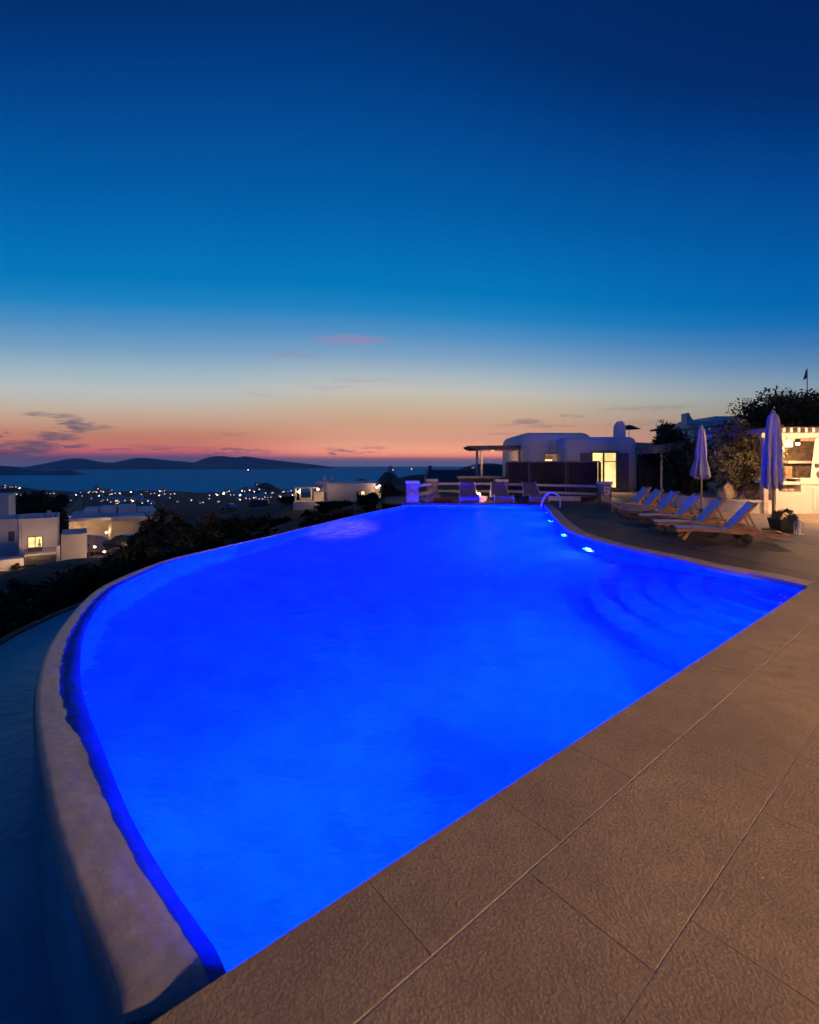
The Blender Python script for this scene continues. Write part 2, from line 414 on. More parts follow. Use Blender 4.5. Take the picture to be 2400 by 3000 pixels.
def hit(px, py, y0=30.0):
    y = y0
    while y < 1700:
        p = dp(px, py, y)
        if p.z <= hraw(p.x, p.y): return p
        y *= 1.012
    return None
tm = MB(); NA, NR = 230, 120
radii = [2.0 * (1550/2.0) ** (i/(NR-1)) for i in range(NR)]
for r in radii:
    for k in range(NA + 1):
        a = radians(-82 + 150 * k / NA); x, y = r*sin(a), r*cos(a); z = hraw(x, y)
        if r > 1300: z = min(z, -62 - (r-1300)*.12)
        tm.v.append((x, y, z))
for i in range(NR - 1):
    for k in range(NA):
        b = i*(NA+1)+k; tm.f.append((b, b+1, b+NA+2, b+NA+1))
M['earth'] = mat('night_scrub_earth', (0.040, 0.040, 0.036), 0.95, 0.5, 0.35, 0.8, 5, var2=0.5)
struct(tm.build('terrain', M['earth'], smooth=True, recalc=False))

# sea
m, nt, b = new_mat('sea_water'); tc = nt.node('ShaderNodeTexCoord').outputs['Object']
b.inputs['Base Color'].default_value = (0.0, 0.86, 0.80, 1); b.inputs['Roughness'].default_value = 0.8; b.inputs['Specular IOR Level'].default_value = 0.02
mp = nt.node('ShaderNodeMapping'); nt.l.new(tc, mp.inputs[0]); mp.inputs['Scale'].default_value = (.6, 1, 1)
nt.put(b.inputs['Normal'], nt.bump(nt.noise(mp.outputs[0], .05, 6, .65), 1.0, 9.0))
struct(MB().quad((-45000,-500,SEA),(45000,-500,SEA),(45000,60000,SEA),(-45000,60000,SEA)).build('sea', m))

# islands
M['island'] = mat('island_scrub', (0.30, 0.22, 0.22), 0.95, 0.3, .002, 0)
def island(prof, Y, depth, name='island'):
    base = H - (0 * Y)
    pts = spline([Vector((p[0], p[1], 0)) for p in prof], 90); mb = MB(); n = len(pts)
    rows = [(-.5, 0), (-.28, .45), (-.1, .85), (0, 1), (.25, .6), (.6, 0)]
    for t, hh in rows:
        for p in pts:
            x = (p.x - CX) * Y / F; zt = max(H - (p.y - HOR) * Y / F, SEA + 1)
            z = SEA - 2 + (zt - SEA + 2) * hh
            mb.v.append((x * (1 + t*depth/Y), Y + t * depth, z + noise.noise(Vector((x*.004, t*3, 1.7))) * (zt-SEA) * .18 * (1 - abs(2*hh-1))))
    for i in range(len(rows)-1):
        for k in range(n-1):
            q = i*n+k; mb.f.append((q, q+1, q+n+1, q+n))
    return struct(mb.build(name, M['island'], smooth=True))
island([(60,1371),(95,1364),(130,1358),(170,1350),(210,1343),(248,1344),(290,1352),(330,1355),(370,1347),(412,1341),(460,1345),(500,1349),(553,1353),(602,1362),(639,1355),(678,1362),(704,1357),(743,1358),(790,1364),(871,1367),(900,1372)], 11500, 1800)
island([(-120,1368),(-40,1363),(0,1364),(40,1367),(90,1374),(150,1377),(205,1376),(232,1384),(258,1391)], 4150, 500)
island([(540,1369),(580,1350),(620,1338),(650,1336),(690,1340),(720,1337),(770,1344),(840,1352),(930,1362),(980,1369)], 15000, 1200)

# ------------------------------------------------------------------ pool outline (deck level)
ZW, ZF = -0.07, -1.45
A = Vector((-.63, 1.465)); B = Vector((5.30, 6.35)); U = (B - A).normalized(); Nn = Vector((U.y, -U.x))   # near edge line, outward normal
A = B - U * ((B - A).length + .25)
outer = [(341,2965),(278,2779),(223,2649),(176,2501),(139,2371),(111,2223),(97,2093),(97,2035),(107,1977),(125,1916),(162,1852),(203,1800),(255,1745),(307,1710),(400,1669.6),(500,1635),(651,1600),(800,1567),(927,1536),(1055,1506),(1183,1480)]
inner = [(649,2858),(552,2723),(492,2635),(417,2501),(362,2394),(315,2260),(260,2120),(238,2035),(235,1962),(240.6,1904),(255,1846),(290,1788),(342,1730),(406,1698.5),(500,1655),(651,1614),(800,1576),(927.5,1544),(1055,1513.5),(1185,1485)]
NL = 420
O = spline([at(x, y, -.035).xy.to_3d() for x, y in outer], NL); I = spline([at(x, y, -.15 if y > 2000 else -.125).xy.to_3d() for x, y in inner], NL)
O = [p - Vector((U.x, U.y, 0)) * 0 for p in O]
# smooth a little and keep a minimum wall thickness
def smooth(P, it=30):
    for _ in range(it): P = [P[0]] + [(P[i-1] + P[i]*2 + P[i+1]) / 4 for i in range(1, len(P)-1)] + [P[-1]]
    return P
O = smooth(O); I = smooth(I)
Rt = spline([Vector(p + (0,)) for p in ((5.30,6.35),(5.11,6.98),(4.80,7.54),(4.51,8.45),(4.14,9.53),(3.96,10.6),(3.93,11.5),(4.07,12.6),(4.50,14.83),(5.05,17.3),(5.60,19.9))], 90)
Dc = Vector((-.12, 20.62, 0))
I[-1] = Vector((-.12, 20.62, 0)); I = smooth(I, 8)
# trim the inner curve so that it ends on the near edge line
d0 = (Vector(I[0].xy) - A).dot(Nn)
first = I[0] + (Nn.to_3d() * (-d0)) ; I[0] = first
outline = [p.xy for p in I] + [p.xy for p in reversed(Rt)]            # near-left -> far-left -> far-right -> near-right
# ------------------------------------------------------------------ pool
pool = thing('swimming_pool', 'curved infinity swimming pool glowing bright blue from underwater lights', 'pool', (1.5, 10, 0))
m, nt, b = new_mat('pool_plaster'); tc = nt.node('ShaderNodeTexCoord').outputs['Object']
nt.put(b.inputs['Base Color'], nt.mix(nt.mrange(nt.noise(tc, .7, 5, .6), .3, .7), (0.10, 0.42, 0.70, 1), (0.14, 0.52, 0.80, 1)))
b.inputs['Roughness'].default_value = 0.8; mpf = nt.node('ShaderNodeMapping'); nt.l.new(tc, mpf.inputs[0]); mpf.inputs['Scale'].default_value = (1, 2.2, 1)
nt.put(b.inputs['Base Color'], nt.mix(nt.mrange(nt.noise(mpf.outputs[0], 2.4, 6, .7, .5), .34, .66), (0.09, 0.32, 0.56, 1), (0.15, 0.62, 0.86, 1)))  # stretched mottling puts light and dark ripple streaks into the floor colour
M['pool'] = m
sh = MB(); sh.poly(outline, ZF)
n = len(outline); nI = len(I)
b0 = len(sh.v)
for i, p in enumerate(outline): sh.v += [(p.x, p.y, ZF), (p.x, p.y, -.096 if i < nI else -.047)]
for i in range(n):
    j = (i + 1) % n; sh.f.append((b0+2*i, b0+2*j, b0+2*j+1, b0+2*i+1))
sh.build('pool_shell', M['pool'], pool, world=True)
M['basin'] = mat('wet_blue_plaster', (0.055, 0.30, 0.40), 0.38, 0.25, .9, 0.04, 1.2, spec=0.4)
# left coping: slopes under the water, ragged water line
M['coping'] = mat('wet_coping_plaster', (0.30, 0.275, 0.26), 0.42, 0.22, 1.8, 0.12, 22, var2=0.3)
cp = MB(); cw = MB(); ts = [0, .01, .035, .08, .16, .24, .31, .37, .43, .48, .53, .58, .63, .68, .73, .78, .83, .88, .94, 1.0]
dgap = (O[0].xy - A).dot(Nn); ext = [(O[0] - Nn.to_3d()*(dgap*q_), I[0] + (O[0]-I[0])*0.0, q_) for q_ in (1.0, .75, .5, .3, .12)]
cl = [(a_ - Nn.to_3d()*.0, b_, min(1, q_*5)) for a_, b_, q_ in ext] + [(a_, b_, 0) for a_, b_ in zip(O, I)]
for ci, (o_, i_, lowr) in enumerate(cl):
    i = max(0, ci - 5); f = i/(NL-1)
    sh_ = .020 * max(0, 1 - f*7) - .006 * exp(-((f-.28)/.12)**2)
    cw.v += [(o_.x, o_.y, -1.3), (o_.x, o_.y, -.088 - .075*lowr)]
    for t in ts:
        p = o_.lerp(i_, t); z = -.035 - .064*min(t, .6) - (.015*(t-.6)+.09*(t-.6)**2 if t > .6 else 0) + sh_*sin(pi*min(1, t*1.0))
        wv = noise.noise(Vector((p.x*10, p.y*10, 0)))*.005 + noise.noise(Vector((p.x*3, p.y*3, 5)))*.004 + noise.noise(Vector((p.x*24, p.y*24, 9)))*.0032
        z += wv * min(1, t*4, (1-t)*2.2)
        z -= .055*max(0, 1 - t/.10)**2.2
        z -= .075*lowr*(1 - t*.4)
        cp.v.append((p.x, p.y, z))
R_ = len(ts)
NC = len(cl)
for i in range(NC-1):
    for k in range(R_-1):
        q = i*R_+k; cp.f.append((q, q+R_, q+R_+1, q+1))
cp.f.append(tuple(range(R_))); cp.f.append(tuple((NC-1)*R_+k for k in range(R_))[::-1])
cp.build('coping', M['coping'], pool, smooth=True, world=True)
for i in range(NC-1): q = i*2; cw.f.append((q, q+2, q+3, q+1))
cw.build('outer_wall', M['basin'], pool, smooth=True, world=True)
# right coping: brown stone lip
RO = []
for i, p in enumerate(Rt):
    t = (Rt[min(i+1, len(Rt)-1)] - Rt[max(i-1, 0)]).normalized(); RO.append(p + Vector((t.y, -t.x, 0)) * .33)
RO[0] = Vector((B.x + U.x*.30, B.y + U.y*.30, 0))
M['lip'] = mat('brown_coping_stone', (0.36, 0.27, 0.20), 0.75, 0.2, 2.5, 0.5, 60)
mb = MB(); nR = len(Rt)
for i in range(nR):
    for p, z in ((Rt[i], -.045), (Rt[i], .004), (RO[i], .004), (RO[i], -.045)): mb.v.append((p.x, p.y, z))
for i in range(nR-1):
    for k in range(3): q = i*4+k; mb.f.append((q, q+1, q+5, q+4))
mb.build('stone_lip', M['lip'], pool, world=True, recalc=True)
# steps in the near right corner
a0 = atan2(-U.y, -U.x); a1 = atan2(.93, -.36)
a0 = a0 if a0 > 0 else a0 + 2*pi
for k in range(6):
    r = .80 + .40*k; z1 = ZW - .24 - .165*k; st = MB(); c = B + Vector((.1, .05))
    arc = [(c.x + r*cos(a1 + (a0+.04-a1)*q/40), c.y + r*sin(a1 + (a0+.04-a1)*q/40)) for q in range(41)]
    st.prism([(c.x, c.y)] + arc, ZF + .01 - .001*k, z1)
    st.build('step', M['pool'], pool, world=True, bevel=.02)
# underwater lights
M['lens_dim'] = glow('underwater_lens_inner', (0.2, 0.6, 1.0), 2.0, 0.05)
M['lens'] = glow('underwater_lens', (0.8, 0.92, 1.0), 14.0, 0.05)
PB = (0.0, 0.0036, 1.0)
def uw_light(p, nrm, power, z=-.42, aimz=-.25, spot=False, cone=100, near=False):
    p = Vector((p[0], p[1], z)); nrm = Vector((nrm[0], nrm[1], 0)).normalized()
    Rm = Matrix.Translation(p) @ nrm.to_track_quat('Z', 'Y').to_matrix().to_4x4()
    def tf(mb): mb.v = [tuple(Rm @ Vector(v)) for v in mb.v]; return mb
    f = tf(MB().lathe([(.14, .0), (.14, .02), (.112, .03), (.107, .012)], n=20)).build('light_rim', M['chrome'], pool, world=True, smooth=True)
    l_ = tf(MB().lathe([(.106, .008), (.106, .016), (.06, .026), (.01, .028)], n=20)).build('light_lens', M['lens_dim'] if near else M['lens'], f, smooth=True)
    l_.data.transform(Matrix.Translation(-pool.location))
    if spot: light('underwater_lamp', 'SPOT', p + nrm*.07 - pool.location, power*3, (0.0, 0.0075, 1.0), pool, .1, aim((nrm.x, nrm.y, aimz)), radians(cone))
    else: light('underwater_lamp', 'AREA', p + nrm*.07 - pool.location, power, PB, pool, .11, aim((nrm.x, nrm.y, aimz)))
def rt_at(y):
    i = min(range(nR), key=lambda k: abs(Rt[k].y - y)); t = (Rt[min(i+1,nR-1)] - Rt[max(i-1,0)]).normalized()
    return Rt[i], Vector((-t.y, t.x))
PW = 4600.0
for y, z in ((17.9,-.85), (15.1,-.75), (12.3,-.72), (10.45,-1.0)): p, nv = rt_at(y); uw_light(p, nv, PW, z, -.1)
for s_ in (.75, 3.6): p = A + U*(s_+.4); uw_light(p, -Nn, PW*.55, -.5, -.6, True, 80, True)
for s_ in (.9, 2.6, 4.2): p = A + U*(s_+.4); uw_light(p, -Nn, PW*.20, -.6, .0, near=True)
p = A + U*5.5; uw_light(p, -Nn + U*.25, PW*.40, -.20, .0, near=True)  # unseen lamp added to light the steps

# water surface
m, nt, b = new_mat('pool_water'); nt.n.remove(b)
geo = nt.node('ShaderNodeNewGeometry'); pos = geo.outputs['Position']
mp = nt.node('ShaderNodeMapping'); nt.l.new(pos, mp.inputs[0]); mp.inputs['Rotation'].default_value = (0, 0, .5); mp.inputs['Scale'].default_value = (1, 1.9, 1)
h1 = nt.noise(mp.outputs[0], 2.2, 3, .5, .4); h2 = nt.noise(mp.outputs[0], 9.0, 3, .55, .2)
nb = nt.bump(nt.math('MULTIPLY_ADD', h2, .22, h1), .34, .09)
rf = nt.node('ShaderNodeBsdfRefraction'); rf.inputs['IOR'].default_value = 1.33; rf.inputs['Roughness'].default_value = 0.0; rf.inputs['Color'].default_value = (.55, .92, 1, 1); nt.l.new(nb, rf.inputs['Normal'])
gl = nt.node('ShaderNodeBsdfGlossy'); gl.inputs['Roughness'].default_value = .04; nt.l.new(nb, gl.inputs['Normal'])
fr = nt.node('ShaderNodeFresnel'); fr.inputs['IOR'].default_value = 1.33; nt.l.new(nb, fr.inputs['Normal'])
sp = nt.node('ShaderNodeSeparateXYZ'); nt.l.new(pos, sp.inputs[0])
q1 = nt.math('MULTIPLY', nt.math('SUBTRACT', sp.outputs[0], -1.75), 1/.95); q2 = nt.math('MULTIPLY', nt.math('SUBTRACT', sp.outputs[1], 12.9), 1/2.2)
refl_patch = nt.math('MULTIPLY', nt.mrange(nt.math('ADD', nt.math('MULTIPLY', q1, q1), nt.math('MULTIPLY', q2, q2)), 1.3, .1), nt.mrange(nt.noise(mp.outputs[0], 8.0, 5, .75, .5), .44, .58))  # hand-placed ellipse paints a stronger sky reflection onto the water
k = nt.math('MULTIPLY', fr.outputs[0], nt.math('MAXIMUM', nt.math('MULTIPLY_ADD', refl_patch, .93, .03), geo.outputs['Backfacing']))
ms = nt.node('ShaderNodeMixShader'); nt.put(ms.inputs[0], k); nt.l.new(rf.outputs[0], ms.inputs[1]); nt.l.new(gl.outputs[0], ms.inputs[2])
nt.l.new(ms.outputs[0], nt.n['Material Output'].inputs[0])
wl = [o.lerp(i_, .06) for o, i_ in zip(O, I)]
wl = [wl[0].xy - Nn*((wl[0].xy - A).dot(Nn))] + [Vector((p.x, p.y)) for p in wl] + [Vector((p.x, p.y)) for p in reversed(Rt)]
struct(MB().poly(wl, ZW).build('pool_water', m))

# overflow channel outside the infinity edge
off = []
for i in range(0, NL, 6):
    t = (O[min(i+3, NL-1)] - O[max(i-3, 0)]).normalized(); off.append((O[i], O[i] + Vector((-t.y, t.x, 0)) * (1.30 - .55*min(1, i/NL*2.2))))
ch = thing('overflow_channel', 'smooth blue overflow channel below the rounded outer edge of the pool', 'channel', (-3.5, 4, -.6))
o0 = off[0]; back = Vector((-U.x*0-.25, -1.4, 0))
off = [(o0[0] + Vector((.6, -1.6, 0)), o0[1] + Vector((.2, -1.8, 0)))] + off[:44]
fl = MB(); rim = MB()
for a_, b_ in off: fl.v += [(a_.x+.02, a_.y, -.72), (a_.lerp(b_, .8).x, a_.lerp(b_, .8).y, -.70), (b_.x, b_.y, -.60)]
for i in range(len(off)-1):
    for k in (0, 1): q = i*3+k; fl.f.append((q, q+3, q+4, q+1))
fl.build('channel_floor', M['basin'], ch, smooth=True, world=True, recalc=True)
for a_, b_ in off:
    d = (b_-a_).normalized(); c_ = b_ + d*.10
    rim.v += [(b_.x, b_.y, -.62), (b_.x, b_.y, -.575), (c_.x, c_.y, -.575), (c_.x, c_.y, -1.6)]
for i in range(len(off)-1):
    for k in range(3): q = i*4+k; rim.f.append((q, q+1, q+5, q+4))
rim.build('channel_rim', M['dark_stone'], ch, world=True, recalc=True)

# ------------------------------------------------------------------ near paving (slabs)
def pave_mat():
    m, nt, b = new_mat('bush_hammered_stone'); tc = nt.node('ShaderNodeTexCoord').outputs['Object']
    big = nt.noise(tc, 1.3, 5, .6); mid = nt.noise(tc, 7, 4, .6)
    c = nt.mix(nt.mrange(big, .3, .7), (0.31, 0.235, 0.14, 1), (0.44, 0.335, 0.19, 1))
    c = nt.mix(nt.mrange(mid, .42, .68, 0, .25), c, (0.22, 0.165, 0.11, 1))
    vo = nt.node('ShaderNodeTexVoronoi', feature='SMOOTH_F1'); nt.l.new(tc, vo.inputs['Vector']); vo.inputs['Scale'].default_value = 90; vo.inputs['Smoothness'].default_value = .7
    isl = nt.node('ShaderNodeNewGeometry').outputs['Random Per Island']
    stain = nt.mrange(nt.noise(tc, 2.6, 6, .68, .6), .50, .66)
    c = nt.mix(nt.math('MULTIPLY', stain, .38), c, (0.19, 0.14, 0.095, 1))
    c = nt.mix(nt.math('MULTIPLY', isl, .30), c, (0.25, 0.185, 0.115, 1))
    fine = nt.noise(tc, 150, 5, .75, .2); fm = nt.noise(tc, 70, 5, .75, .1)
    h = nt.math('ADD', nt.math('MULTIPLY', fine, .55), nt.math('ADD', nt.math('MULTIPLY', fm, .7), nt.math('MULTIPLY', vo.outputs['Distance'], -.55)))
    pit = nt.mrange(h, .30, .52)
    c = nt.mix(nt.math('MULTIPLY', nt.math('SUBTRACT', 1.0, pit), .35), c, (0.15, 0.115, 0.09, 1))
    nt.put(b.inputs['Base Color'], c); b.inputs['Roughness'].default_value = .85; b.inputs['Specular IOR Level'].default_value = .25
    nt.put(b.inputs['Normal'], nt.bump(h, .55, .007))
    return m
M['pave'] = pave_mat()
M['grout'] = mat('cream_grout', (0.62, 0.50, 0.36), .9, .2, 8, .3, 80)
def so(s_, o_, z=0): p = B + U*s_ + Nn*o_; return (p.x, p.y, z)
pv = MB(); rows = [0, .375, .86, 1.46, 2.06, 2.66, 3.26, 3.9, 4.6, 5.4, 6.4, 7.6, 9.0]
s_corner = (B - A).length
rng = random.Random(3)
for i in range(len(rows)-1):
    o0_, o1_ = rows[i], rows[i+1]; s_ = -9.5
    joints = []
    if i == 0: joints = [-9.5, -8.8, -7.95, -7.08, -6.33, -5.69, -5.1, -4.5, -3.8, -3.1, -2.4, -1.7, -1.0, -.3]
    elif i == 1: joints = [-9.5, -8.0, -6.57, -5.16, -3.9, -2.6, -1.3, -.1]
    else:
        joints = [s_]
        while joints[-1] < -1: joints.append(joints[-1] + rng.uniform(.8, 1.35))
    while joints[-1] < 26: joints.append(joints[-1] + rng.uniform(.8, 1.3))
    for a_, b_ in zip(joints, joints[1:]):
        gs = .0006; go0 = 0 if i == 0 else (.0036 if i == 1 else .0007); go1 = .0036 if i == 0 else (.0040 if (i == 1 and abs(a_+6.57) < .01) else .0007)
        dz = rng.uniform(-.0004, .0004); bv = .0009
        top = [so(a_+gs+bv, o0_+go0+bv*(i>0), dz), so(b_-gs-bv, o0_+go0+bv*(i>0), dz), so(b_-gs-bv, o1_-go1-bv, dz), so(a_+gs+bv, o1_-go1-bv, dz)]
        bot = [so(a_+gs, o0_+go0, dz-.0025), so(b_-gs, o0_+go0, dz-.0025), so(b_-gs, o1_-go1, dz-.0025), so(a_+gs, o1_-go1, dz-.0025)]
        low = [(p[0], p[1], -.045) for p in bot]
        pv.add(top + bot + low, [(3,2,1,0)] + [((k), (k+1) % 4, 4+(k+1) % 4, 4+k) for k in range(4)] + [(4+k, 4+(k+1) % 4, 8+(k+1) % 4, 8+k) for k in range(4)])
paving = struct(pv.build('pool_paving', M['pave'], recalc=True))
gm = MB(); gm.quad(so(-9.5, .02, -.0022), so(26, .02, -.0022), so(26, 9, -.0022), so(-9.5, 9, -.0022)); struct(gm.build('paving_grout', M['grout']))
# timber deck
def deck_mat():
    m, nt, b = new_mat('weathered_deck_boards'); tc = nt.node('ShaderNodeTexCoord').outputs['Object']
    mp = nt.node('ShaderNodeMapping'); nt.l.new(tc, mp.inputs[0]); mp.inputs['Rotation'].default_value = (0, 0, radians(-8))
    s3 = nt.node('ShaderNodeSeparateXYZ'); nt.l.new(mp.outputs[0], s3.inputs[0])
    u = nt.math('MULTIPLY', s3.outputs[0], 1/.18); fu = nt.math('FRACT', u); iu = nt.math('FLOOR', u)
    edge = nt.math('MINIMUM', fu, nt.math('SUBTRACT', 1.0, fu)); gap = nt.mrange(edge, .05, .15)
    wn = nt.node('ShaderNodeTexWhiteNoise', noise_dimensions='1D'); nt.put(wn.inputs['W'], iu)
    mp2 = nt.node('ShaderNodeMapping'); nt.l.new(mp.outputs[0], mp2.inputs[0]); mp2.inputs['Scale'].default_value = (9, .5, 1)
    gr = nt.noise(mp2.outputs[0], 5, 5, .65, .4)
    c = nt.mix(nt.mrange(gr, .3, .7), (0.060, 0.036, 0.025, 1), (0.15, 0.088, 0.062, 1))
    c = nt.mix(nt.math('MULTIPLY', wn.outputs[0], .85), c, (0.028, 0.02, 0.017, 1))
    c = nt.mix(gap, (0.015, 0.012, 0.01, 1), c)
    nt.put(b.inputs['Base Color'], c); nt.put(b.inputs['Roughness'], nt.mrange(gr, .2, .8, .52, .74)); b.inputs['Specular IOR Level'].default_value = .16
    nt.put(b.inputs['Normal'], nt.bump(nt.math('ADD', nt.math('MULTIPLY', gap, 1.0), nt.math('MULTIPLY', gr, .25)), .6, .006))
    return m
M['deck'] = deck_mat()
bound = [(8.16, 8.70), (8.0, 9.6), (8.1, 11.0), (8.5, 13.4), (9.1, 16.6), (9.8, 20.5), (10.5, 24.8)]
bsm = [p.xy for p in spline([Vector(p + (0,)) for p in bound], 30)]
dk = [p.xy for p in RO] + [Rt[-1].xy, Vector((-.12, 20.62)), Vector((-1.1, 20.8)), Vector((-1.2, 24.8))] + list(reversed(bsm))
struct(MB().prism(dk, -.08, 0.0).build('timber_deck', M['deck']))
M['terrace'] = mat('terrace_stone', (0.34, 0.26, 0.18), .85, .2, 1.2, .5, 60, var2=.2)
te = bsm + [Vector((9.4, 29.4)), Vector((9.4, 40)), Vector((45, 42)), Vector((45, 38.9))]
struct(MB().prism([(-1.2, 24.8), (10.5, 24.8), (9.4, 29.4), (9.4, 40), (-1.6, 40)], -.4, -.02).build('dark_ground_fill', M['earth']))  # dark sheet added so the ground behind the railing goes black
struct(MB().prism(te, -.09, -.012).build('stone_terrace', M['terrace']))
# retaining wall under the far terrace edge
rw = MB(); rw.box(-1.45, 20.8, -3, -1.22, 40, -.1); tag(rw.build('retaining_wall', M['dark_stone']), 'dark stone retaining wall under the left edge of the far terrace', 'wall')
# ------------------------------------------------------------------ sun loungers (six, teak)
def make_lounger():
    t = thing('sun_lounger', 'x', 'sun lounger', (0, 0, 0), 0, 'teak sun loungers in a row on the deck')
    L, W = 2.04, .64
    prof = [(0, .235), (.35, .262), (.8, .262), (1.25, .225), (2.04, .205), (2.04, .145), (1.25, .165), (.8, .20), (.35, .20), (0, .175)]
    for y in (0, W - .035): MB().side(prof, y, y + .035).build('side_rail', M['teak'], t, bevel=.004)
    for y in (.036, W - .071):
        MB().beam((.26, y + .017, .21), (.13, y + .017, 0), .034, .065, (1, 0, 0)).build('leg', M['teak'], t, bevel=.003)
    for y in (-.03, W - .005):
        w_ = MB().lathe([(.045, -.018), (.045, .018)], n=18); w_.v = [(1.28 + a, y + c + .018, .095 + b) for a, b, c in w_.v]
        wo_ = w_.build('wheel', M['teak'], t)
        r_ = MB().lathe([(.078, -.02), (.096, -.014), (.096, .014), (.078, .02), (.046, .02), (.046, -.02)], n=22); r_.v = [(1.28 + a, y + c + .018, .095 + b) for a, b, c in r_.v]
        r_.build('tyre', M['rubber'], wo_, smooth=True)
    MB().tube([(1.28, 0, .095), (1.28, W, .095)], .012).build('axle', M['chrome'], t)
    for x in (.02, .95, 1.97): MB().box(x, .036, .172, x + .05, W - .036, .20).build('cross_bar', M['teak'], t)
    # sling seat
    sb = MB(); n = 14; y0, y1 = .038, W - .038
    for i in range(n + 1):
        x = .03 + (1.0 - .03) * i / n; z = .262 + .012 * sin(pi * i / n) - .012
        for k in range(7): y = y0 + (y1 - y0) * k / 6; sb.v.append((x, y, z - .022 * sin(pi * k / 6)))
    for i in range(n):
        for k in range(6): q = i * 7 + k; sb.f.append((q, q + 7, q + 8, q + 1))
    sb.build('seat_sling', M['sling'], t, smooth=True)
    # back: two stiles and sling
    p0 = Vector((1.0, 0, .245)); p1 = Vector((1.47, 0, .83)); d = (p1 - p0).normalized(); nrm = Vector((-d.z, 0, d.x))
    for y in (.052, W - .052): MB().beam(p0 + Vector((0, y, 0)) - d * .04, p1 + Vector((0, y, 0)), .03, .05, (1, 0, 0)).build('back_stile', M['teak'], t, bevel=.004)
    MB().beam(p1 - d * .03 + Vector((0, .052, 0)), p1 - d * .03 + Vector((0, W - .052, 0)), .02, .03).build('back_rail', M['teak'], t)
    bb = MB()
    for i in range(n + 1):
        f = i / n
        for k in range(7):
            g = k / 6; y = .06 + (W - .12) * g
            q = p0.lerp(p1, f * .985) + Vector((0, y, 0)) + nrm * (.026 - .02 * sin(pi * g)) - d * (.055 * sin(pi * g) * max(0, f - .75) * 4)
            bb.v.append(tuple(q))
    for i in range(n):
        for k in range(6): q = i * 7 + k; bb.f.append((q, q + 1, q + 8, q + 7))
    bb.build('back_sling', M['sling'], t, smooth=True)
    for y in (.09, W - .09): MB().beam((1.30, y, .62), (1.52, y, .19), .02, .03, (1, 0, 0)).build('back_prop', M['teak'], t)
    return t
lg = make_lounger()
spots = [((1983,1549),-21,'teak sun lounger nearest the camera, with one wheel showing beside the potted plant'),
         ((1925,1531),-16,'second teak sun lounger from the front, in front of the white planter wall'),
         ((1881,1512),-11,'third teak sun lounger from the front, below the farther closed parasol'),
         ((1842,1497),-8,'fourth teak sun lounger from the front, third from the far end of the row'),
         ((1810,1486),-4,'fifth teak sun lounger from the front, second from the far end of the row'),
         ((1792,1475),-1,'farthest teak sun lounger, at the house end of the row')]
for i, (p, a, lab) in enumerate(spots):
    q = at(p[0], p[1], .24); q.z = 0.0
    o = lg if i == 0 else dup(lg, q); o.location = q; o.rotation_euler = (0, 0, radians(a + (0, 1.5, -1.8, 1.2, -.8, 1.6)[i])); o['label'] = lab

# ------------------------------------------------------------------ closed parasols
def closed_parasol(name, label, loc, top, skirt, seed, flare=1.0):
    t = thing(name, label, 'parasol', loc, 0.4 * seed, 'closed parasols on the terrace')
    MB().lathe([(.24, 0), (.24, .05), (.06, .07), (.05, .16), (.034, .165)], n=24).build('base', M['metal_dark'], t, smooth=False)
    MB().lathe([(.026, .1), (.026, top - .05)], n=12).build('pole', M['pole_wood'], t, smooth=True)
    MB().lathe([(.02, top - .06), (.045, top - .04), (.05, top), (.02, top + .05), (.004, top + .06)], n=14).build('finial', M['canvas'], t, smooth=True)
    H_ = top - skirt; rg = random.Random(seed)
    prof = ([(.035, top-.03), (.085, top-.09*H_), (.12, top-.34*H_), (.145, top-.58*H_), (.135, top-.66*H_), (.165, top-.75*H_), (.205, top-.88*H_), (.225, skirt)] if flare > 1 else [(.045, top-.03), (.105, top-.08*H_), (.145, top-.34*H_), (.16, top-.58*H_), (.15, top-.70*H_), (.165, top-.86*H_), (.15, skirt)])
    ph = [rg.uniform(0, 6) for _ in range(3)]
    def fold(q, z, r):
        f = (top - z) / H_
        s_ = .34 * sin(8*q + 1.2*f + ph[0]) + .16 * sin(13*q - 2*f + ph[1]) + .10 * sin(3*q + ph[2] + 2*f)
        return r * (1 + s_ * min(.85, .4 + .5*f))
    cn = MB(); P = spline([Vector((a, 0, b)) for a, b in prof], 44)
    n = 88; m_ = len(P)
    for i, p in enumerate(P):
        for k in range(n):
            q = 2*pi*k/n; r = fold(q, p.z, p.x); dz = 0
            if i > m_ - 9: dz = -.16 * (i - (m_-9)) / 8 * abs(sin(4*q + ph[0])) ** 1.6 
            cn.v.append((r*cos(q), r*sin(q), p.z + dz))
    for i in range(m_ - 1):
        for k in range(n): k2 = (k+1) % n; cn.f.append((i*n+k, (i+1)*n+k, (i+1)*n+k2, i*n+k2))
    c = cn.build('canopy', M['canvas'], t, smooth=True)
    MB().lathe([(.14, top - .66*H_ - .02), (.15, top - .66*H_), (.14, top - .66*H_ + .02)], n=20).build('tie_strap', M['canvas'], t, smooth=True)
    return t
pz = 11.8
q = dp(2265, 1500, pz); closed_parasol('closed_parasol', 'tall closed parasol on a pole behind the nearest lounger, beside the white barbecue counter', (q.x, pz, 0), 2.93, 1.18, 1)
q = dp(2055, 1500, 16.0); closed_parasol('closed_parasol', 'closed parasol farther off, in front of the left side of the olive tree', (q.x, 16.0, 0), 2.92, 1.30, 2, 1.45)

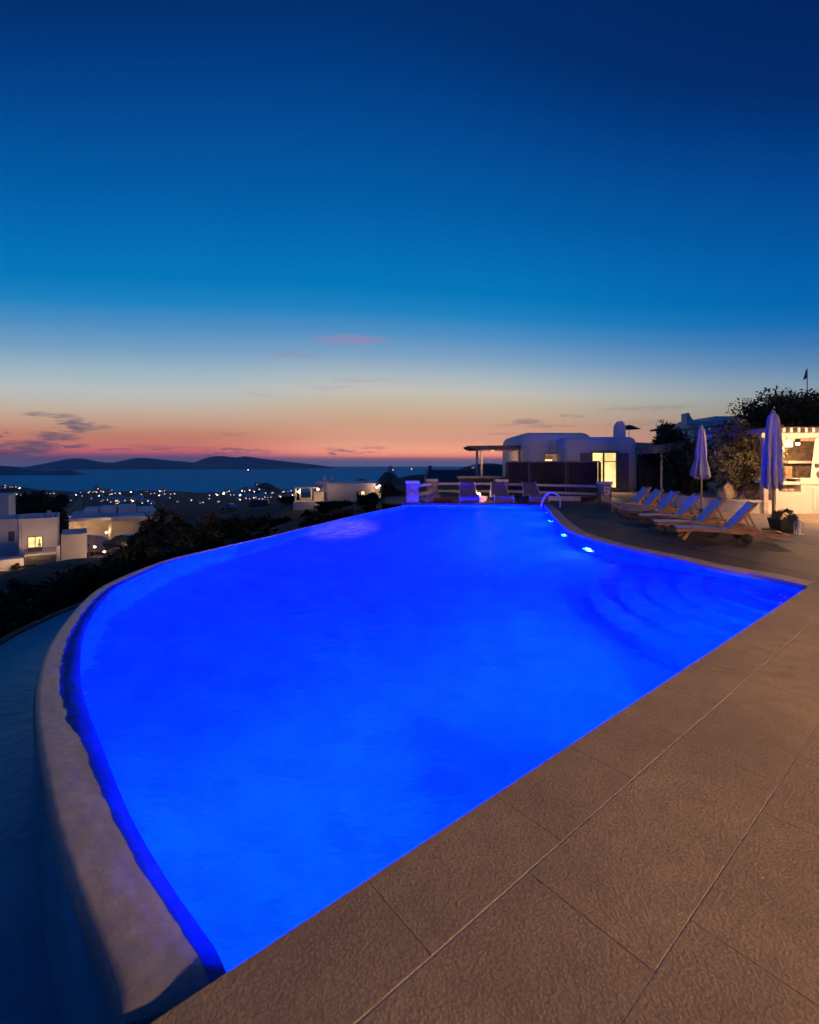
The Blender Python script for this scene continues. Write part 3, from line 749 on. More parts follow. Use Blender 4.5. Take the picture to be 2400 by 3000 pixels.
# ------------------------------------------------------------------ far end of the pool: pillars, rails, chaises
def pillar(label, x, y, w_, h, glowtop=False):
    t = thing('stone_pillar', label, 'pillar', (x, y, 0), 0, 'low stone pillars of the far railing')
    MB().rbox(-w_*.46, -w_*.46, 0, w_*.46, w_*.46, h - .13, .04, 3).build('shaft', M['pillar'], t)
    MB().rbox(-w_*.53, -w_*.53, h - .13, w_*.53, w_*.53, h, .045, 3, True).build('cap_stone', M['cap'], t)
    return t
pillar('blue-lit stone pillar at the far left corner of the pool', .13, 21.05, .60, .95)
pillar('stone pillar set back behind the red cushion, second from the left', 1.13, 24.2, .60, .95)
pillar('stone pillar behind the middle wave chaise', 4.60, 24.0, .60, .93)
pillar('dark stone pillar carrying a small notice, at the right end of the railing', 8.68, 21.3, .52, .90)
nt_ = thing('notice_board', 'small pale notice fixed to the dark right-hand pillar', 'sign', (8.68, 21.02, .50))
MB().box(-.13, 0, -.17, .13, .02, .17).build('board', M['paper'], nt_)
MB().box(-.09, -.004, .05, .09, 0, .12).box(-.09, -.004, -.12, .03, 0, -.02).build('print', M['wood_shutter'], nt_)
def railing(label, p0, p1, zs, w_=.11):
    t = thing('rail_section', label, 'railing', ((p0[0]+p1[0])/2, (p0[1]+p1[1])/2, 0), 0, 'whitewashed railing sections')
    for z, h in zs: MB().beam((p0[0], p0[1], z), (p1[0], p1[1], z), w_, h).build('bar', M['rail'], t, world=False).data.transform(Matrix.Translation(-t.location))
    return t
railing('whitewashed railing between the blue-lit corner pillar and the pillar behind it', (.33, 21.4), (1.02, 23.9), [(.70, .12), (.30, .16)])
railing('long whitewashed railing behind the left and middle chaises', (1.45, 24.2), (4.28, 24.0), [(.70, .11), (.33, .12)])
railing('whitewashed railing from the middle pillar to the dark notice pillar', (4.92, 24.0), (8.41, 21.5), [(.68, .11), (.33, .11)])
bs = thing('low_bench', 'low whitewashed ledge below the right part of the far railing', 'bench', (6.9, 22.1, 0))
MB().rbox(-.95, -.12, 0, .95, .12, .20, .02, 2, M=Matrix.Rotation(-.3, 4, 'Z')).build('ledge', M['rail'], bs)
# parapet of the next terrace
pp = thing('parapet_wall', 'low dark stone parapet with a pale cap in front of the pergola posts', 'wall', (4.2, 27.2, 0))
MB().box(-1.4, -.2, 0, 1.45, .2, .90).build('wall', M['dark_stone'], pp)
MB().rbox(-1.48, -.26, .90, 1.52, .26, 1.02, .02, 2, True).build('cap_stone', M['rail'], pp)
# dark screen fence
fn = thing('screen_fence', 'tall dark reed screen fence in front of the rounded white house', 'fence', (7.6, 25.6, 0))
fp = [(5.25, 26.4), (6.55, 26.0), (8.05, 25.4), (9.55, 24.9)]
fp = [(dp(1485,0,26.2).x, 26.2), (dp(1553,0,25.8).x, 25.8), (dp(1662,0,25.2).x, 25.2), (dp(1757,0,24.9).x, 24.9)]
for (x0, y0), (x1, y1) in zip(fp, fp[1:]):
    pn = MB(); L = sqrt((x1-x0)**2+(y1-y0)**2); d = Vector((x1-x0, y1-y0, 0))/L; nn = int(L/.09)
    for i in range(nn):
        q = Vector((x0, y0, 0)) + d * (.06 + (L-.12)*i/nn); hgt = 1.795
        pn.beam(q + Vector((0,0,.02)), q + Vector((0,0,hgt)), .03, .10, (d.x, d.y, 0))
    o = pn.build('reed_panel', M['fence'], fn); o.data.transform(Matrix.Translation(-fn.location))
for x0, y0 in fp: MB().rbox(x0-.06, y0-.06, 0, x0+.06, y0+.06, 1.80, .01, 1).build('post', M['wood_dark'], fn).data.transform(Matrix.Translation(-fn.location))
for (x0, y0), (x1, y1) in zip(fp, fp[1:]): MB().beam((x0, y0, 1.83), (x1, y1, 1.83), .12, .07).build('top_rail', M['pillar'], fn).data.transform(Matrix.Translation(-fn.location))

def make_chaise():
    t = thing('wave_chaise', 'x', 'chaise longue', (0,0,0), 0, 'wave chaises facing the pool')
    # profile (y towards the back, z): foot in front, seat, back rising behind
    pr = spline([Vector((0, y, z)) for y, z in ((-.78,.05),(-.72,.26),(-.55,.36),(-.25,.30),(.05,.22),(.28,.30),(.52,.56),(.72,.80),(.80,.86))], 34)
    sb = MB(); n = 8
    for i, p in enumerate(pr):
        f = i/33; hw = .40 - .10 * max(0, (f-.62)/.38) ** .8
        for k in range(n+1): g = -1 + 2*k/n; sb.v.append((g*hw, p.y, p.z - .02*(1-g*g)))
    for i in range(33):
        for k in range(n): q = i*(n+1)+k; sb.f.append((q, q+1, q+n+2, q+n+1))
    o = sb.build('sling', M['taupe'], t, smooth=True)
    for s_ in (-1, 1):
        MB().tube([(s_*((.40 - .10*max(0,(i/33-.62)/.38)**.8)+.012), p.y, p.z) for i, p in enumerate(pr)], .017, 6).build('side_tube', M['frame_pale'], t, smooth=True)
        MB().tube([(s_*.405, -.60, .34), (s_*.42, -.62, .0)], .015, 6).build('leg', M['frame_pale'], t)
        MB().tube([(s_*.40, .40, .42), (s_*.42, .52, .0)], .015, 6).build('leg', M['frame_pale'], t)
    return t
chs = make_chaise()
for i, (px, lab) in enumerate([(1373, 'left wave chaise, beside the glowing stone bowl'), (1468, 'middle wave chaise, in front of a capped stone pillar'), (1565, 'right wave chaise, next to the steel pool handrail')]):
    q = dp(px, 1470, 21.35); o = chs if i == 0 else dup(chs, q); o.location = (q.x, 21.35, 0); o.rotation_euler = (0, 0, (-.05, .0, .06)[i]); o['label'] = lab
# glowing bowl + lamp
q = dp(1410, 1470, 21.0)
bw = thing('stone_bowl', 'round stone bowl glowing orange from its own shell, between two wave chaises', 'bowl', (q.x, 21.1, 0))
MB().lathe([(.10, 0), (.22, .06), (.28, .18), (.29, .26), (.26, .26), (.24, .18), (.1, .12)], n=22).build('bowl_shell', M['lamp_soft'], bw, smooth=True)  # shell itself emits, in place of lamplight reflected by the bowl
q = dp(1404, 1449, 21.9)
ln = thing('garden_lamp', 'small bright garden lamp on a short post behind the glowing bowl', 'lamp', (q.x, 21.9, 0))
MB().tube([(0,0,0),(0,0,.22)], .03).build('post', M['metal_dark'], ln)
MB().lathe([(.03,.22),(.065,.25),(.07,.31),(.04,.36)], n=14).build('lamp_globe', M['lamp_glow'], ln, smooth=True)
light('garden_lamp_light', 'POINT', (0, -.12, .42), 30, WARM, ln, .05)
q = dp(1297, 1460, 21.6)
rc = thing('floor_cushion', 'flat dark red floor cushion beside the left chaise', 'cushion', (q.x, 21.8, 0))
MB().rbox(-.42, -.5, .0, .42, .5, .16, .06, 3, True).build('pad', M['red_cloth'], rc)
rg = random.Random(11)
for k, (px, s_, lab) in enumerate([(1244, .20, 'small round rock nearest the blue-lit corner pillar'), (1258, .16, 'small rock in the middle of the cluster by the corner pillar'), (1274, .30, 'pale rounded rock beside the dark red cushion')]):
    bm = bmesh.new(); bmesh.ops.create_icosphere(bm, subdivisions=3, radius=s_)
    for v in bm.verts: v.co *= 1 + .3*noise.noise(v.co*5 + Vector((k*3, 0, 0))); v.co.z = max(v.co.z*.8, -s_*.5) + s_*.5
    me = bpy.data.meshes.new('small_rock'); bm.to_mesh(me); bm.free(); me.materials.append(M['pillar']); me.shade_smooth()
    o = bpy.data.objects.new('small_rock', me); COL.objects.link(o); q = dp(px, 1470, 21.4 + .2*k); o.location = (q.x, 21.3 + .2*k, 0); tag(o, lab, 'rock', 'small rocks by the corner pillar')
# pool handrail
hr = thing('pool_handrail', 'arched steel handrail at the far right corner of the pool', 'handrail', (5.3, 19.6, 0))
pa = [at(1642, 1487) , dp(1642, 1468, 18.6)]
g0 = at(1641, 1488); Yh = g0.y
path = spline([g0, g0 + Vector((0,0,.28)), g0 + Vector((-.06,.05,.47)), g0 + Vector((-.24,.16,.57)), g0 + Vector((-.42,.28,.50)), g0 + Vector((-.56,.36,.26)), g0 + Vector((-.66,.42,-.25))], 34)
MB().tube(path, .034, 10).build('rail_tube', M['frame_pale'], hr, smooth=True, world=True)
MB().lathe([(.05, 0), (.05, .015), (.03, .02)], g0, 14).build('floor_flange', M['chrome'], hr, world=True)

# ------------------------------------------------------------------ white rounded house
hs = thing('rounded_house', 'white house with rounded roof edges and a bright lit doorway behind the screen', 'house', (11, 30, 0))
X = lambda px, Y: (px - CX) * Y / F
Zp = lambda py, Y: H - (py - HOR) * Y / F
x0, x1 = X(1655, 29.5), X(1871, 29.5); z1 = Zp(1279, 29.5)
MB().rbox(x0, 29.5, 0, x1, 36, z1, .42, 6).build('front_volume', M['plaster'], hs, smooth=True, world=True)
xl0, xl1 = X(1527, 31.2), X(1742, 31.2); zl = Zp(1266, 31.2)
MB().rbox(xl0, 31.2, -.2, xl1, 38, zl, .62, 6).build('left_volume', M['plaster'], hs, smooth=True, world=True)
# chimney with pointed arch cap
cx_ = X(1816, 31); cz = Zp(1279, 31) - .15; ct = Zp(1234, 31); r_ = (X(1829,31)-X(1804,31))/2
chm = MB(); P = [(-r_, cz), (r_, cz), (r_, ct - .42), (r_*.8, ct - .22), (r_*.42, ct - .07), (0, ct), (-r_*.42, ct - .07), (-r_*.8, ct - .22), (-r_, ct - .42)]
chm.side([(cx_ + a, b_) for a, b_ in P], 30.8, 31.3); co = chm.build('chimney', M['plaster'], hs, world=True, bevel=.03)
MB().box(cx_-.05, 30.78, ct-.36, cx_+.05, 30.80, ct-.24).build('smoke_hole', M['cap'], co).data.transform(Matrix.Translation(-hs.location))
# doorway
yf = 29.5
dx0, dx1 = X(1734, yf), X(1806, yf); dz0, dz1 = 0.02, Zp(1325, yf)
fr_ = MB().box(dx0-.10, yf-.08, dz0, dx0+.03, yf+.02, dz1+.08).box(dx1-.05, yf-.08, dz0, dx1+.08, yf+.02, dz1+.08).box(dx0-.097, yf-.078, dz1-.05, dx1+.077, yf+.02, dz1+.077)
xm = X(1768, yf)
fr_.box(xm-.05, yf-.05, dz0, xm+.05, yf+.02, dz1-.05); fr_.box(xm+.05, yf-.04, Zp(1352,yf)-.025, dx1-.05, yf+.02, Zp(1352,yf)+.025); fr_.box(xm+.05, yf-.04, dz0, dx1-.05, yf+.02, .28); fr_.box(dx0+.03, yf-.04, dz0, xm-.05, yf+.02, .28)
df = fr_.build('door_frame', M['pergola_wood'], hs, world=True)
MB().box(dx0+.03, yf-.012, .28, xm-.05, yf-.006, dz1-.05).box(xm+.05, yf-.012, .28, dx1-.05, yf-.006, dz1-.05).build('door_pane', M['win_glow'], df).data.transform(Matrix.Translation(-hs.location))
tb = MB(); tx = xm+.25
tb.box(tx-.18, yf-.028, .60, tx+.36, yf-.014, .64); [tb.box(tx+a, yf-.026, .28, tx+a+.03, yf-.016, .60) for a in (-.12, .10, .28)]
tb.build('table_outline', M['wood_dark'], df).data.transform(Matrix.Translation(-hs.location))
for a, b_ in ((1700, 1728), (1811, 1841)): MB().rbox(X(a,yf), yf-.07, .05, X(b_,yf), yf-.004, Zp(1327,yf), .01, 1, True).build('shutter', M['wood_shutter'], hs, world=True)
yl = 31.2
wx0, wx1, wz0, wz1 = X(1596,yl), X(1632,yl), Zp(1358,yl), Zp(1330,yl)
wf = MB().box(wx0-.06,yl-.05,wz0-.06,wx0,yl+.02,wz1+.06).box(wx1,yl-.05,wz0-.06,wx1+.06,yl+.02,wz1+.06).box(wx0,yl-.048,wz1,wx1,yl+.02,wz1+.058).build('window_frame', M['wood_shutter'], hs, world=True)
MB().box(wx0,yl-.02,wz0,wx1,yl-.01,wz1).build('window_pane', M['win_dim'], wf).data.transform(Matrix.Translation(-hs.location))
MB().box(wx0+.02,yl-.03,wz0,wx0+.48,yl-.022,wz0+.26).build('window_lamp', M['win_glow'], wf).data.transform(Matrix.Translation(-hs.location))
MB().box(X(1649,yl),yl-.03,1.2,X(1652,yl),yl-.01,Zp(1325,yl)).build('window_slit', M['win_dim'], hs, world=True)
light('door_light', 'AREA', Vector((dx0*.4+dx1*.6, yf-.3, 1.5)) - hs.location, 40, WARM, hs, .8, aim((0,-1,-.3)))
# left pergola of the house
pg = thing('flat_pergola', 'flat-roofed pergola on slim posts at the left side of the rounded house', 'pergola', (6, 31.5, 0))
MB().side([(X(1372,31), Zp(1306,31)), (X(1527,31), Zp(1304,31)), (X(1527,31), Zp(1317,31)), (X(1392,31), Zp(1317,31)), (X(1380,31), Zp(1313,31))], 31.0, 34.2).build('roof_slab', M['pergola_wood'], pg, world=True)
for px, y in ((1398, 31.3), (1411, 33.4), (1522, 31.3)): MB().rbox(X(px,y)-.075, y-.075, -.3, X(px,y)+.075, y+.075, Zp(1317,31)+.02, .01, 1).build('post', M['lambrequin'], pg, world=True)
light('pergola_lamp_light', 'POINT', Vector((X(1440,33), 32.8, 2.2)) - pg.location, 45, WARM, pg, .08)
MB().lathe([(.01,2.72),(.07,2.70),(.08,2.64),(.03,2.61)], (X(1440,33), 32.8, 0), 12).build('ceiling_lamp', M['lamp_soft'], pg, world=True)
rh = thing('ridge_house', 'dark blue sloping roof with a stubby chimney beyond the left end of the railing', 'house', (X(1320,48), 50, -2))
MB().side([(X(1248,48), Zp(1400,48)), (X(1256,48), Zp(1376,48)), (X(1300,48), Zp(1377,48)), (X(1372,48), Zp(1377,48)), (X(1412,48), Zp(1392,48)), (X(1412,48), -3), (X(1248,48), -3)], 48, 54).build('vaulted_roof', M['blue_roof'], rh, world=True)
MB().rbox(X(1256,48), 48.4, Zp(1378,48), X(1266,48), 48.9, Zp(1364,48), .06, 2).build('chimney', M['blue_roof'], rh, world=True)
# open parasol far behind the house
fpz = thing('open_parasol', 'dark open parasol behind the chimney of the rounded house', 'parasol', (X(1843,44), 44, 0))
MB().tube([(0,0,0),(0,0,Zp(1250,44))], .03).build('pole', M['metal_dark'], fpz)
tz = Zp(1246,44); ez = Zp(1256,44)
MB().lathe([(.02,tz+.05),(.3,tz-.02),(.85,ez+.02),(1.05,ez-.04),(1.0,ez-.03),(.3,tz-.08)], n=8).build('canopy', M['wood_dark'], fpz)

# ------------------------------------------------------------------ dark shed, pergolas and houses at the right
sd = thing('shaded_carport', 'dark open carport with a slanting pale roof edge right of the rounded house', 'carport', (15, 28.5, 0))
MB().box(X(1872,30.5), 30.5, 0, X(2075,30.5), 30.8, Zp(1330,30.5)).build('back_wall', M['dark_stone'], sd, world=True)
MB().add([(X(1874,27.6),27.6,Zp(1332,27.6)),(X(2008,27.6),27.6,Zp(1322,27.6)),(X(2008,27.6),27.6,Zp(1290,27.6)),(X(1874,27.6),27.6,Zp(1312,27.6)),
          (X(1874,30.5)+.0,30.5,Zp(1330,30.5)),(X(2008,30.5),30.5,Zp(1322,30.5)),(X(2008,30.5),30.5,Zp(1296,30.5)),(X(1874,30.5),30.5,Zp(1314,30.5))],
         [(0,1,2,3),(7,6,5,4),(3,2,6,7),(0,4,5,1),(1,5,6,2),(0,3,7,4)]).build('roof', M['pillar'], sd, world=True)
MB().rbox(X(1939,27.7)-.045, 27.65, 0, X(1939,27.7)+.045, 27.74, Zp(1328,27.7), .01, 1).build('post', M['lambrequin'], sd, world=True)
tn = thing('sloping_roof_house', 'low house with a tan sloping roof behind the carport', 'house', (17, 38, 0))
MB().box(X(1850,36), 36, 0, X(1960,36), 41, Zp(1312,36)).build('wall', M['plaster_warm'], tn, world=True)
MB().add([(X(1848,35.8),35.8,Zp(1314,35.8)),(X(1965,35.8),35.8,Zp(1300,35.8)),(X(1965,35.8),41,Zp(1286,35.8)),(X(1848,35.8),41,Zp(1286,35.8)),
          (X(1848,35.8),35.8,Zp(1317,35.8)),(X(1965,35.8),35.8,Zp(1303,35.8)),(X(1965,35.8),41,Zp(1290,35.8)),(X(1848,35.8),41,Zp(1290,35.8))],
         [(0,1,2,3),(7,6,5,4),(0,4,5,1),(1,5,6,2),(2,6,7,3),(3,7,4,0)]).build('roof', M['pergola_wood'], tn, world=True)
sp_ = thing('roof_pergola', 'small flat pergola on two posts standing on the far roof terrace', 'pergola', (X(1935,46), 46, 0))
MB().box(-.55, -.5, Zp(1262,46), .75, .9, Zp(1257,46)).build('roof_slab', M['pergola_wood'], sp_)
for a in (-.42, .6): MB().box(a-.04, -.4, 3.0, a+.04, -.32, Zp(1262,46)).box(a-.05, -.41, 0, a+.05, -.31, 3.0).build('post', M['lambrequin'], sp_)
uh = thing('vaulted_house', 'blue-white vaulted house with a curved chimney fin behind the olive tree', 'house', (25, 41, 0))
MB().box(X(2032,40), 40, 0, X(2240,40), 46, Zp(1233,40)).build('wall', M['plaster'], uh, world=True)
MB().rbox(X(2091,39.7), 39.7, 3.5, X(2260,39.7), 45.5, Zp(1218,39.7), .35, 5).build('vault', M['plaster'], uh, smooth=True, world=True)
MB().side([(X(a,39.8), Zp(b_,39.8)) for a, b_ in ((2012,1245),(2012,1210),(2019,1209),(2024,1221),(2032,1231),(2046,1234),(2046,1245))], 39.8, 40.6).build('chimney_fin', M['plaster'], uh, world=True)
MB().add([(X(2040,34),34,Zp(1256,34)),(X(2170,34),34,Zp(1237,34)),(X(2170,34),34,Zp(1242,34)),(X(2040,34),34,Zp(1261,34)),
          (X(2040,34),39.5,Zp(1250,34)),(X(2170,34),39.5,Zp(1232,34)),(X(2170,34),39.5,Zp(1237,34)),(X(2040,34),39.5,Zp(1255,34))],
         [(3,2,1,0),(4,5,6,7),(0,1,5,4),(2,3,7,6),(1,2,6,5),(3,0,4,7)]).build('awning_roof', M['pergola_wood'], uh, world=True)
for px in (2050, 2160): MB().box(X(px,34)-.06, 34.1, 0, X(px,34)+.06, 34.22, 4.1).build('awning_post', M['pergola_wood'], uh, world=True)
MB().lathe([(.05,Zp(1250,36)),(.10,Zp(1249,36)+.05),(.03,Zp(1249,36)+.12)], (X(2079,35), 35, -.25), 10).build('eave_lamp', M['lamp_soft'], uh, world=True)

# ------------------------------------------------------------------ planter, olive, boulders
pw = thing('planter_wall', 'low curved white planter wall below the olive tree', 'planter', (12, 17, 0))
path = spline([Vector(p + (0,)) for p in ((12.45, 16.9), (12.38, 16.4), (12.0, 16.3), (11.4, 16.75), (10.9, 17.6), (10.6, 18.6), (10.5, 20.0))], 40)
wl_ = MB(); cpb = MB()
for i, p in enumerate(path):
    t = (path[min(i+1,39)] - path[max(i-1,0)]).normalized(); nv = Vector((t.y, -t.x, 0))
    wl_.v += [tuple(p + nv*.13 + Vector((0,0,-.05))), tuple(p + nv*.13 + Vector((0,0,.36))), tuple(p - nv*.13 + Vector((0,0,.36))), tuple(p - nv*.13 + Vector((0,0,-.05)))]
    cpb.v += [tuple(p + nv*.165 + Vector((0,0,.36))), tuple(p + nv*.165 + Vector((0,0,.43))), tuple(p - nv*.165 + Vector((0,0,.43))), tuple(p - nv*.165 + Vector((0,0,.36)))]
for i in range(39):
    for k in range(4):
        a_, b_ = i*4+k, i*4+(k+1) % 4
        wl_.f.append((a_, b_, b_+4, a_+4)); cpb.f.append((a_, b_, b_+4, a_+4))
for mb_ in (wl_, cpb): mb_.f += [(0,1,2,3), (159,158,157,156)]
wl_.build('wall', M['plaster_warm'], pw, world=True, recalc=True); cpb.build('wall_cap', M['plaster_warm'], pw, world=True, recalc=True)
soil = [p.xy for p in path] + [Vector((10.6, 21)), Vector((15.5, 21)), Vector((15.0, 17.6)), Vector((12.5, 17.6))]
MB().poly(soil, .30).build('soil_bed', M['soil'], pw, world=True)
def boulder(label, c, r, seed, sc=(1, .9, 1.1)):
    bm = bmesh.new(); bmesh.ops.create_icosphere(bm, subdivisions=4, radius=1)
    for v in bm.verts:
        p = v.co.copy(); f = 1 + .28*noise.noise(p*1.3 + Vector((seed*7.3, 0, 0))) + .10*noise.noise(p*3.7 + Vector((0, seed, 0)))
        f = min(f, 1.0 / max(.75, abs(p.dot(Vector((sin(seed), cos(seed), .3)).normalized()))*1.02))
        v.co = Vector((p.x*sc[0], p.y*sc[1], p.z*sc[2])) * r * f
    zmin = min(v.co.z for v in bm.verts)
    for v in bm.verts: v.co.z -= zmin * .8
    me = bpy.data.meshes.new('boulder'); bm.to_mesh(me); bm.free(); me.materials.append(M['boulder']); me.shade_smooth()
    o = bpy.data.objects.new('boulder', me); COL.objects.link(o); o.location = c; return tag(o, label, 'boulder', 'boulders under the olive tree')
boulder('rounded warm-lit boulder left of the olive trunk', (X(2131,17.1), 17.1, .28), .27, 1, (1, .8, 1.35))
boulder('broad warm-lit boulder right of the olive trunk', (X(2196,17.4), 17.4, .28), .34, 2, (1.1, .8, 1.05))
boulder('small boulder low in front of the olive trunk', (X(2172,16.9), 16.9, .28), .14, 3)
rg = random.Random(5)
def tree(name, label, cat, base, trunk_h, crown_c, crown_r, n, size, leafm, seed, trunk_r=.12, limbs=5, clumps=18, blade=1.0, group=None, fill=.55):
    t = thing(name, label, cat, base, 0, group); rg = random.Random(seed); C = Vector(crown_c)
    tb = MB(); top = Vector((C.x*.35, C.y*.35, trunk_h))
    mid = Vector((rg.uniform(-.1,.1)*trunk_h, rg.uniform(-.1,.1)*trunk_h, trunk_h*.5))
    tp = spline([Vector((0,0,-.2)), mid, top], 8); tb.tube(tp, trunk_r, 8, radii=[trunk_r*(1.3-.6*i/7) for i in range(8)])
    for k in range(limbs):
        a = 2*pi*k/limbs + rg.uniform(-.4,.4); e = C + Vector((cos(a)*crown_r[0]*.6, sin(a)*crown_r[1]*.6, rg.uniform(-.2,.5)*crown_r[2]))
        pts = spline([top - Vector((0,0,trunk_h*.15)), top.lerp(e,.5)+Vector((0,0,.05*trunk_h)), e], 7); tb.tube(pts, .05, 6, radii=[trunk_r*.6*(1-.8*i/6) for i in range(7)])
    tb.build('trunk', M['bark'], t, smooth=True)
    MB().leaves(crown_c, crown_r, n, size, rg, clumps, fill, blade).build('crown', leafm, t)
    return t
tree('olive_tree', 'olive tree in the white planter, lit warm from the right', 'tree', (X(2170,17.6), 17.6, .3), .9, (-.05, 0, 1.62), (1.62, 1.1, 1.55), 15000, .055, M['leaf_olive'], 21, .11, 7, 34, 1.25)
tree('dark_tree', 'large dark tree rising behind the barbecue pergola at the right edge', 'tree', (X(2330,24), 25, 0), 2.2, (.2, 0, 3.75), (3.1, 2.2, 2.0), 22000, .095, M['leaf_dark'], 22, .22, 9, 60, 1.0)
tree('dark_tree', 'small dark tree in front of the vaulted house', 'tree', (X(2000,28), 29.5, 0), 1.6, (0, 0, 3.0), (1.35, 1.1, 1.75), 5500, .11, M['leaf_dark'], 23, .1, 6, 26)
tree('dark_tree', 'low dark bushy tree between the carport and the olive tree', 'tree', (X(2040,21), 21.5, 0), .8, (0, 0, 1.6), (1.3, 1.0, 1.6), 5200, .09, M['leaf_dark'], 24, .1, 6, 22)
for k, (px, Y, s_, lab) in enumerate([(2228,16.9,.26,'spiky agave at the right end of the planter'),(2150,16.8,.20,'small spiky plant between the boulders'),(2110,17.0,.18,'small spiky plant left of the rounded boulder')]):
    t = thing('agave', lab, 'plant', (X(px,Y), Y, .29), 0, 'spiky plants in the planter'); mb = MB(); r2 = random.Random(k+40)
    for i in range(46):
        a = r2.uniform(0, 2*pi); e = r2.uniform(.2, 1.35); L = s_*r2.uniform(.8, 1.5); d = Vector((cos(a)*cos(e), sin(a)*cos(e), sin(e))); sdv = Vector((-sin(a), cos(a), 0))*.018
        m1 = d*L*.55 + Vector((0,0,.02)); tip = d*L - Vector((0,0,.12*L*cos(e)))
        mb.add([-sdv, sdv, m1+sdv, tip, m1-sdv], [(0,1,2,3,4)])
    mb.build('blades', M['leaf_olive'], t)
# dark mound of shrubs under the house / by the carport
# ------------------------------------------------------------------ barbecue corner
bq = thing('barbecue_counter', 'white masonry barbecue counter with a tapered chimney hood', 'barbecue', (13.3, 16.5, 0))
yb = 16.1
bx = lambda px: X(px, yb); bz = lambda py: Zp(py, yb)
ct_ = MB()
ct_.box(bx(2274), yb, -.012, bx(2378), yb+.75, bz(1441))                        # lower body
ct_.box(bx(2274), yb+.002, bz(1441), bx(2282), yb+.748, bz(1420)); ct_.box(bx(2347), yb+.002, bz(1441), bx(2378), yb+.748, bz(1420)); ct_.box(bx(2282), yb+.60, bz(1441), bx(2347), yb+.748, bz(1420))
ct_.build('body', M['plaster_warm'], bq, world=True)
MB().rbox(bx(2272), yb-.03, bz(1420), bx(2348), yb+.76, bz(1411), .01, 2, True).build('shelf_slab', M['plaster_warm'], bq, world=True)
MB().rbox(bx(2343), yb-.04, bz(1420)+.001, bx(2400)+.5, yb+.8, bz(1402), .02, 2, True).build('hearth_step', M['plaster_warm'], bq, world=True)
MB().box(bx(2380), yb+.03, -.012, bx(2400)+.45, yb+.75, bz(1420)).build('side_body', M['plaster_warm'], bq, world=True)
for a, b_ in ((2383, 2395), (2397, 2412)): MB().rbox(bx(a), yb+.005, .10, bx(b_), yb+.028, bz(1428), .006, 1, True).build('cupboard_door', M['plaster_warm'], bq, world=True)
hz0, hz1 = bz(1402), 2.55
hd = MB().add([(bx(2374),yb,hz0),(bx(2470),yb,hz0),(bx(2470)*1.06,yb+.75,hz0),(bx(2374)*1.0466,yb+.75,hz0),(bx(2402),yb+.18,hz1),(bx(2445),yb+.18,hz1),(bx(2445)*1.04,yb+.7,hz1),(bx(2402)*1.032,yb+.7,hz1)],
             [(3,2,1,0),(4,5,6,7),(0,1,5,4),(1,2,6,5),(2,3,7,6),(3,0,4,7)])
hdo = hd.build('chimney_hood', M['plaster_warm'], bq, world=True, bevel=.02)
rr = MB().lathe([(.10,-.02),(.13,-.02),(.13,.02),(.10,.02)], n=28); cxr, czr = bx(2404), bz(1390)
rr.v = [(cxr+a, yb-.01+.10*0+c, czr+b_) for a, b_, c in rr.v]; rr.build('ring_relief', M['stone_wall'], hdo).data.transform(Matrix.Translation(-bq.location))
MB().box(bx(2391), yb+.02, bz(1370), bx(2402), yb+.06, bz(1358)).build('vent_hole', M['dark_stone'], hdo).data.transform(Matrix.Translation(-bq.location))
for px, r_, lab in ((2316, .115, 'round pale stone on the left inside the open counter niche'), (2333, .125, 'round tan stone on the right inside the open counter niche')):
    t = MB().lathe([(.03,0),(r_*.9,.02),(r_,r_*.55),(r_*.75,r_*.95),(.02,r_*1.12)], n=20).build('hearth_stone', M['lava'], None, smooth=True); t.location = (bx(px), yb+.28, bz(1441)+.002); tag(t, lab, 'stone', 'stones in the counter niche')
pt = thing('cooking_pan', 'dark cooking pan on the counter shelf', 'pan', (bx(2335), yb+.25, bz(1411)))
MB().lathe([(.10,0),(.13,.03),(.135,.10),(.125,.10),(.1,.02)], n=20).build('bowl', M['metal_dark'], pt, smooth=True)
MB().tube([(.12,0,.08),(.30,0,.11)], .012).build('handle', M['metal_dark'], pt)
# stone pillar beside the counter + back wall + pergola
bp = thing('square_pillar', 'plain plastered pillar between the planter wall and the barbecue counter', 'pillar', (X(2263,16.3), 16.45, 0))
MB().rbox(-.10, -.12, -.012, .10, .12, 1.18, .015, 2).build('shaft', M['pillar'], bp)
MB().rbox(-.42, -.11, 1.02, -.101, .11, 1.14, .02, 2, True).build('ledge', M['plaster_warm'], bp)
bw_ = thing('stone_back_wall', 'rough brown stone wall behind the barbecue, with a niche shelf', 'wall', (14.5, 19, 0))
MB().box(X(2225,18.9), 18.9, -.012, 17.5, 19.3, Zp(1276,18.9)).build('wall', M['stone_wall'], bw_, world=True)
MB().rbox(X(2292,18.9), 18.6, Zp(1358,18.7), 17.0, 18.9, Zp(1350,18.7), .01, 1, True).build('shelf', M['plaster_warm'], bw_, world=True)
for px, py in ((2310,1385),(2340,1388),(2365,1384)):
    MB().rbox(X(px,18.7)-.13, 18.66, Zp(1400,18.7), X(px,18.7)+.13, 18.89, Zp(1366,18.7), .02, 2, True).build('wall_block', M['lava' if px == 2310 else 'stone_wall'], bw_, world=True)
pr_ = thing('barbecue_pergola', 'pale timber pergola with lit rafter ends over the barbecue', 'pergola', (14.5, 17.2, 0))
zb0, zb1, zr = bz(1282), bz(1268), bz(1254)
MB().rbox(bx(2232), yb, zb0, bx(2400)+1.8, yb+.16, zb1, .01, 1, True).build('front_beam', M['lambrequin'], pr_, world=True)
MB().rbox(X(2228,18.5), 18.4, zb0, bx(2400)+1.8, 18.56, zb1, .01, 1, True).build('rear_beam', M['lambrequin'], pr_, world=True)
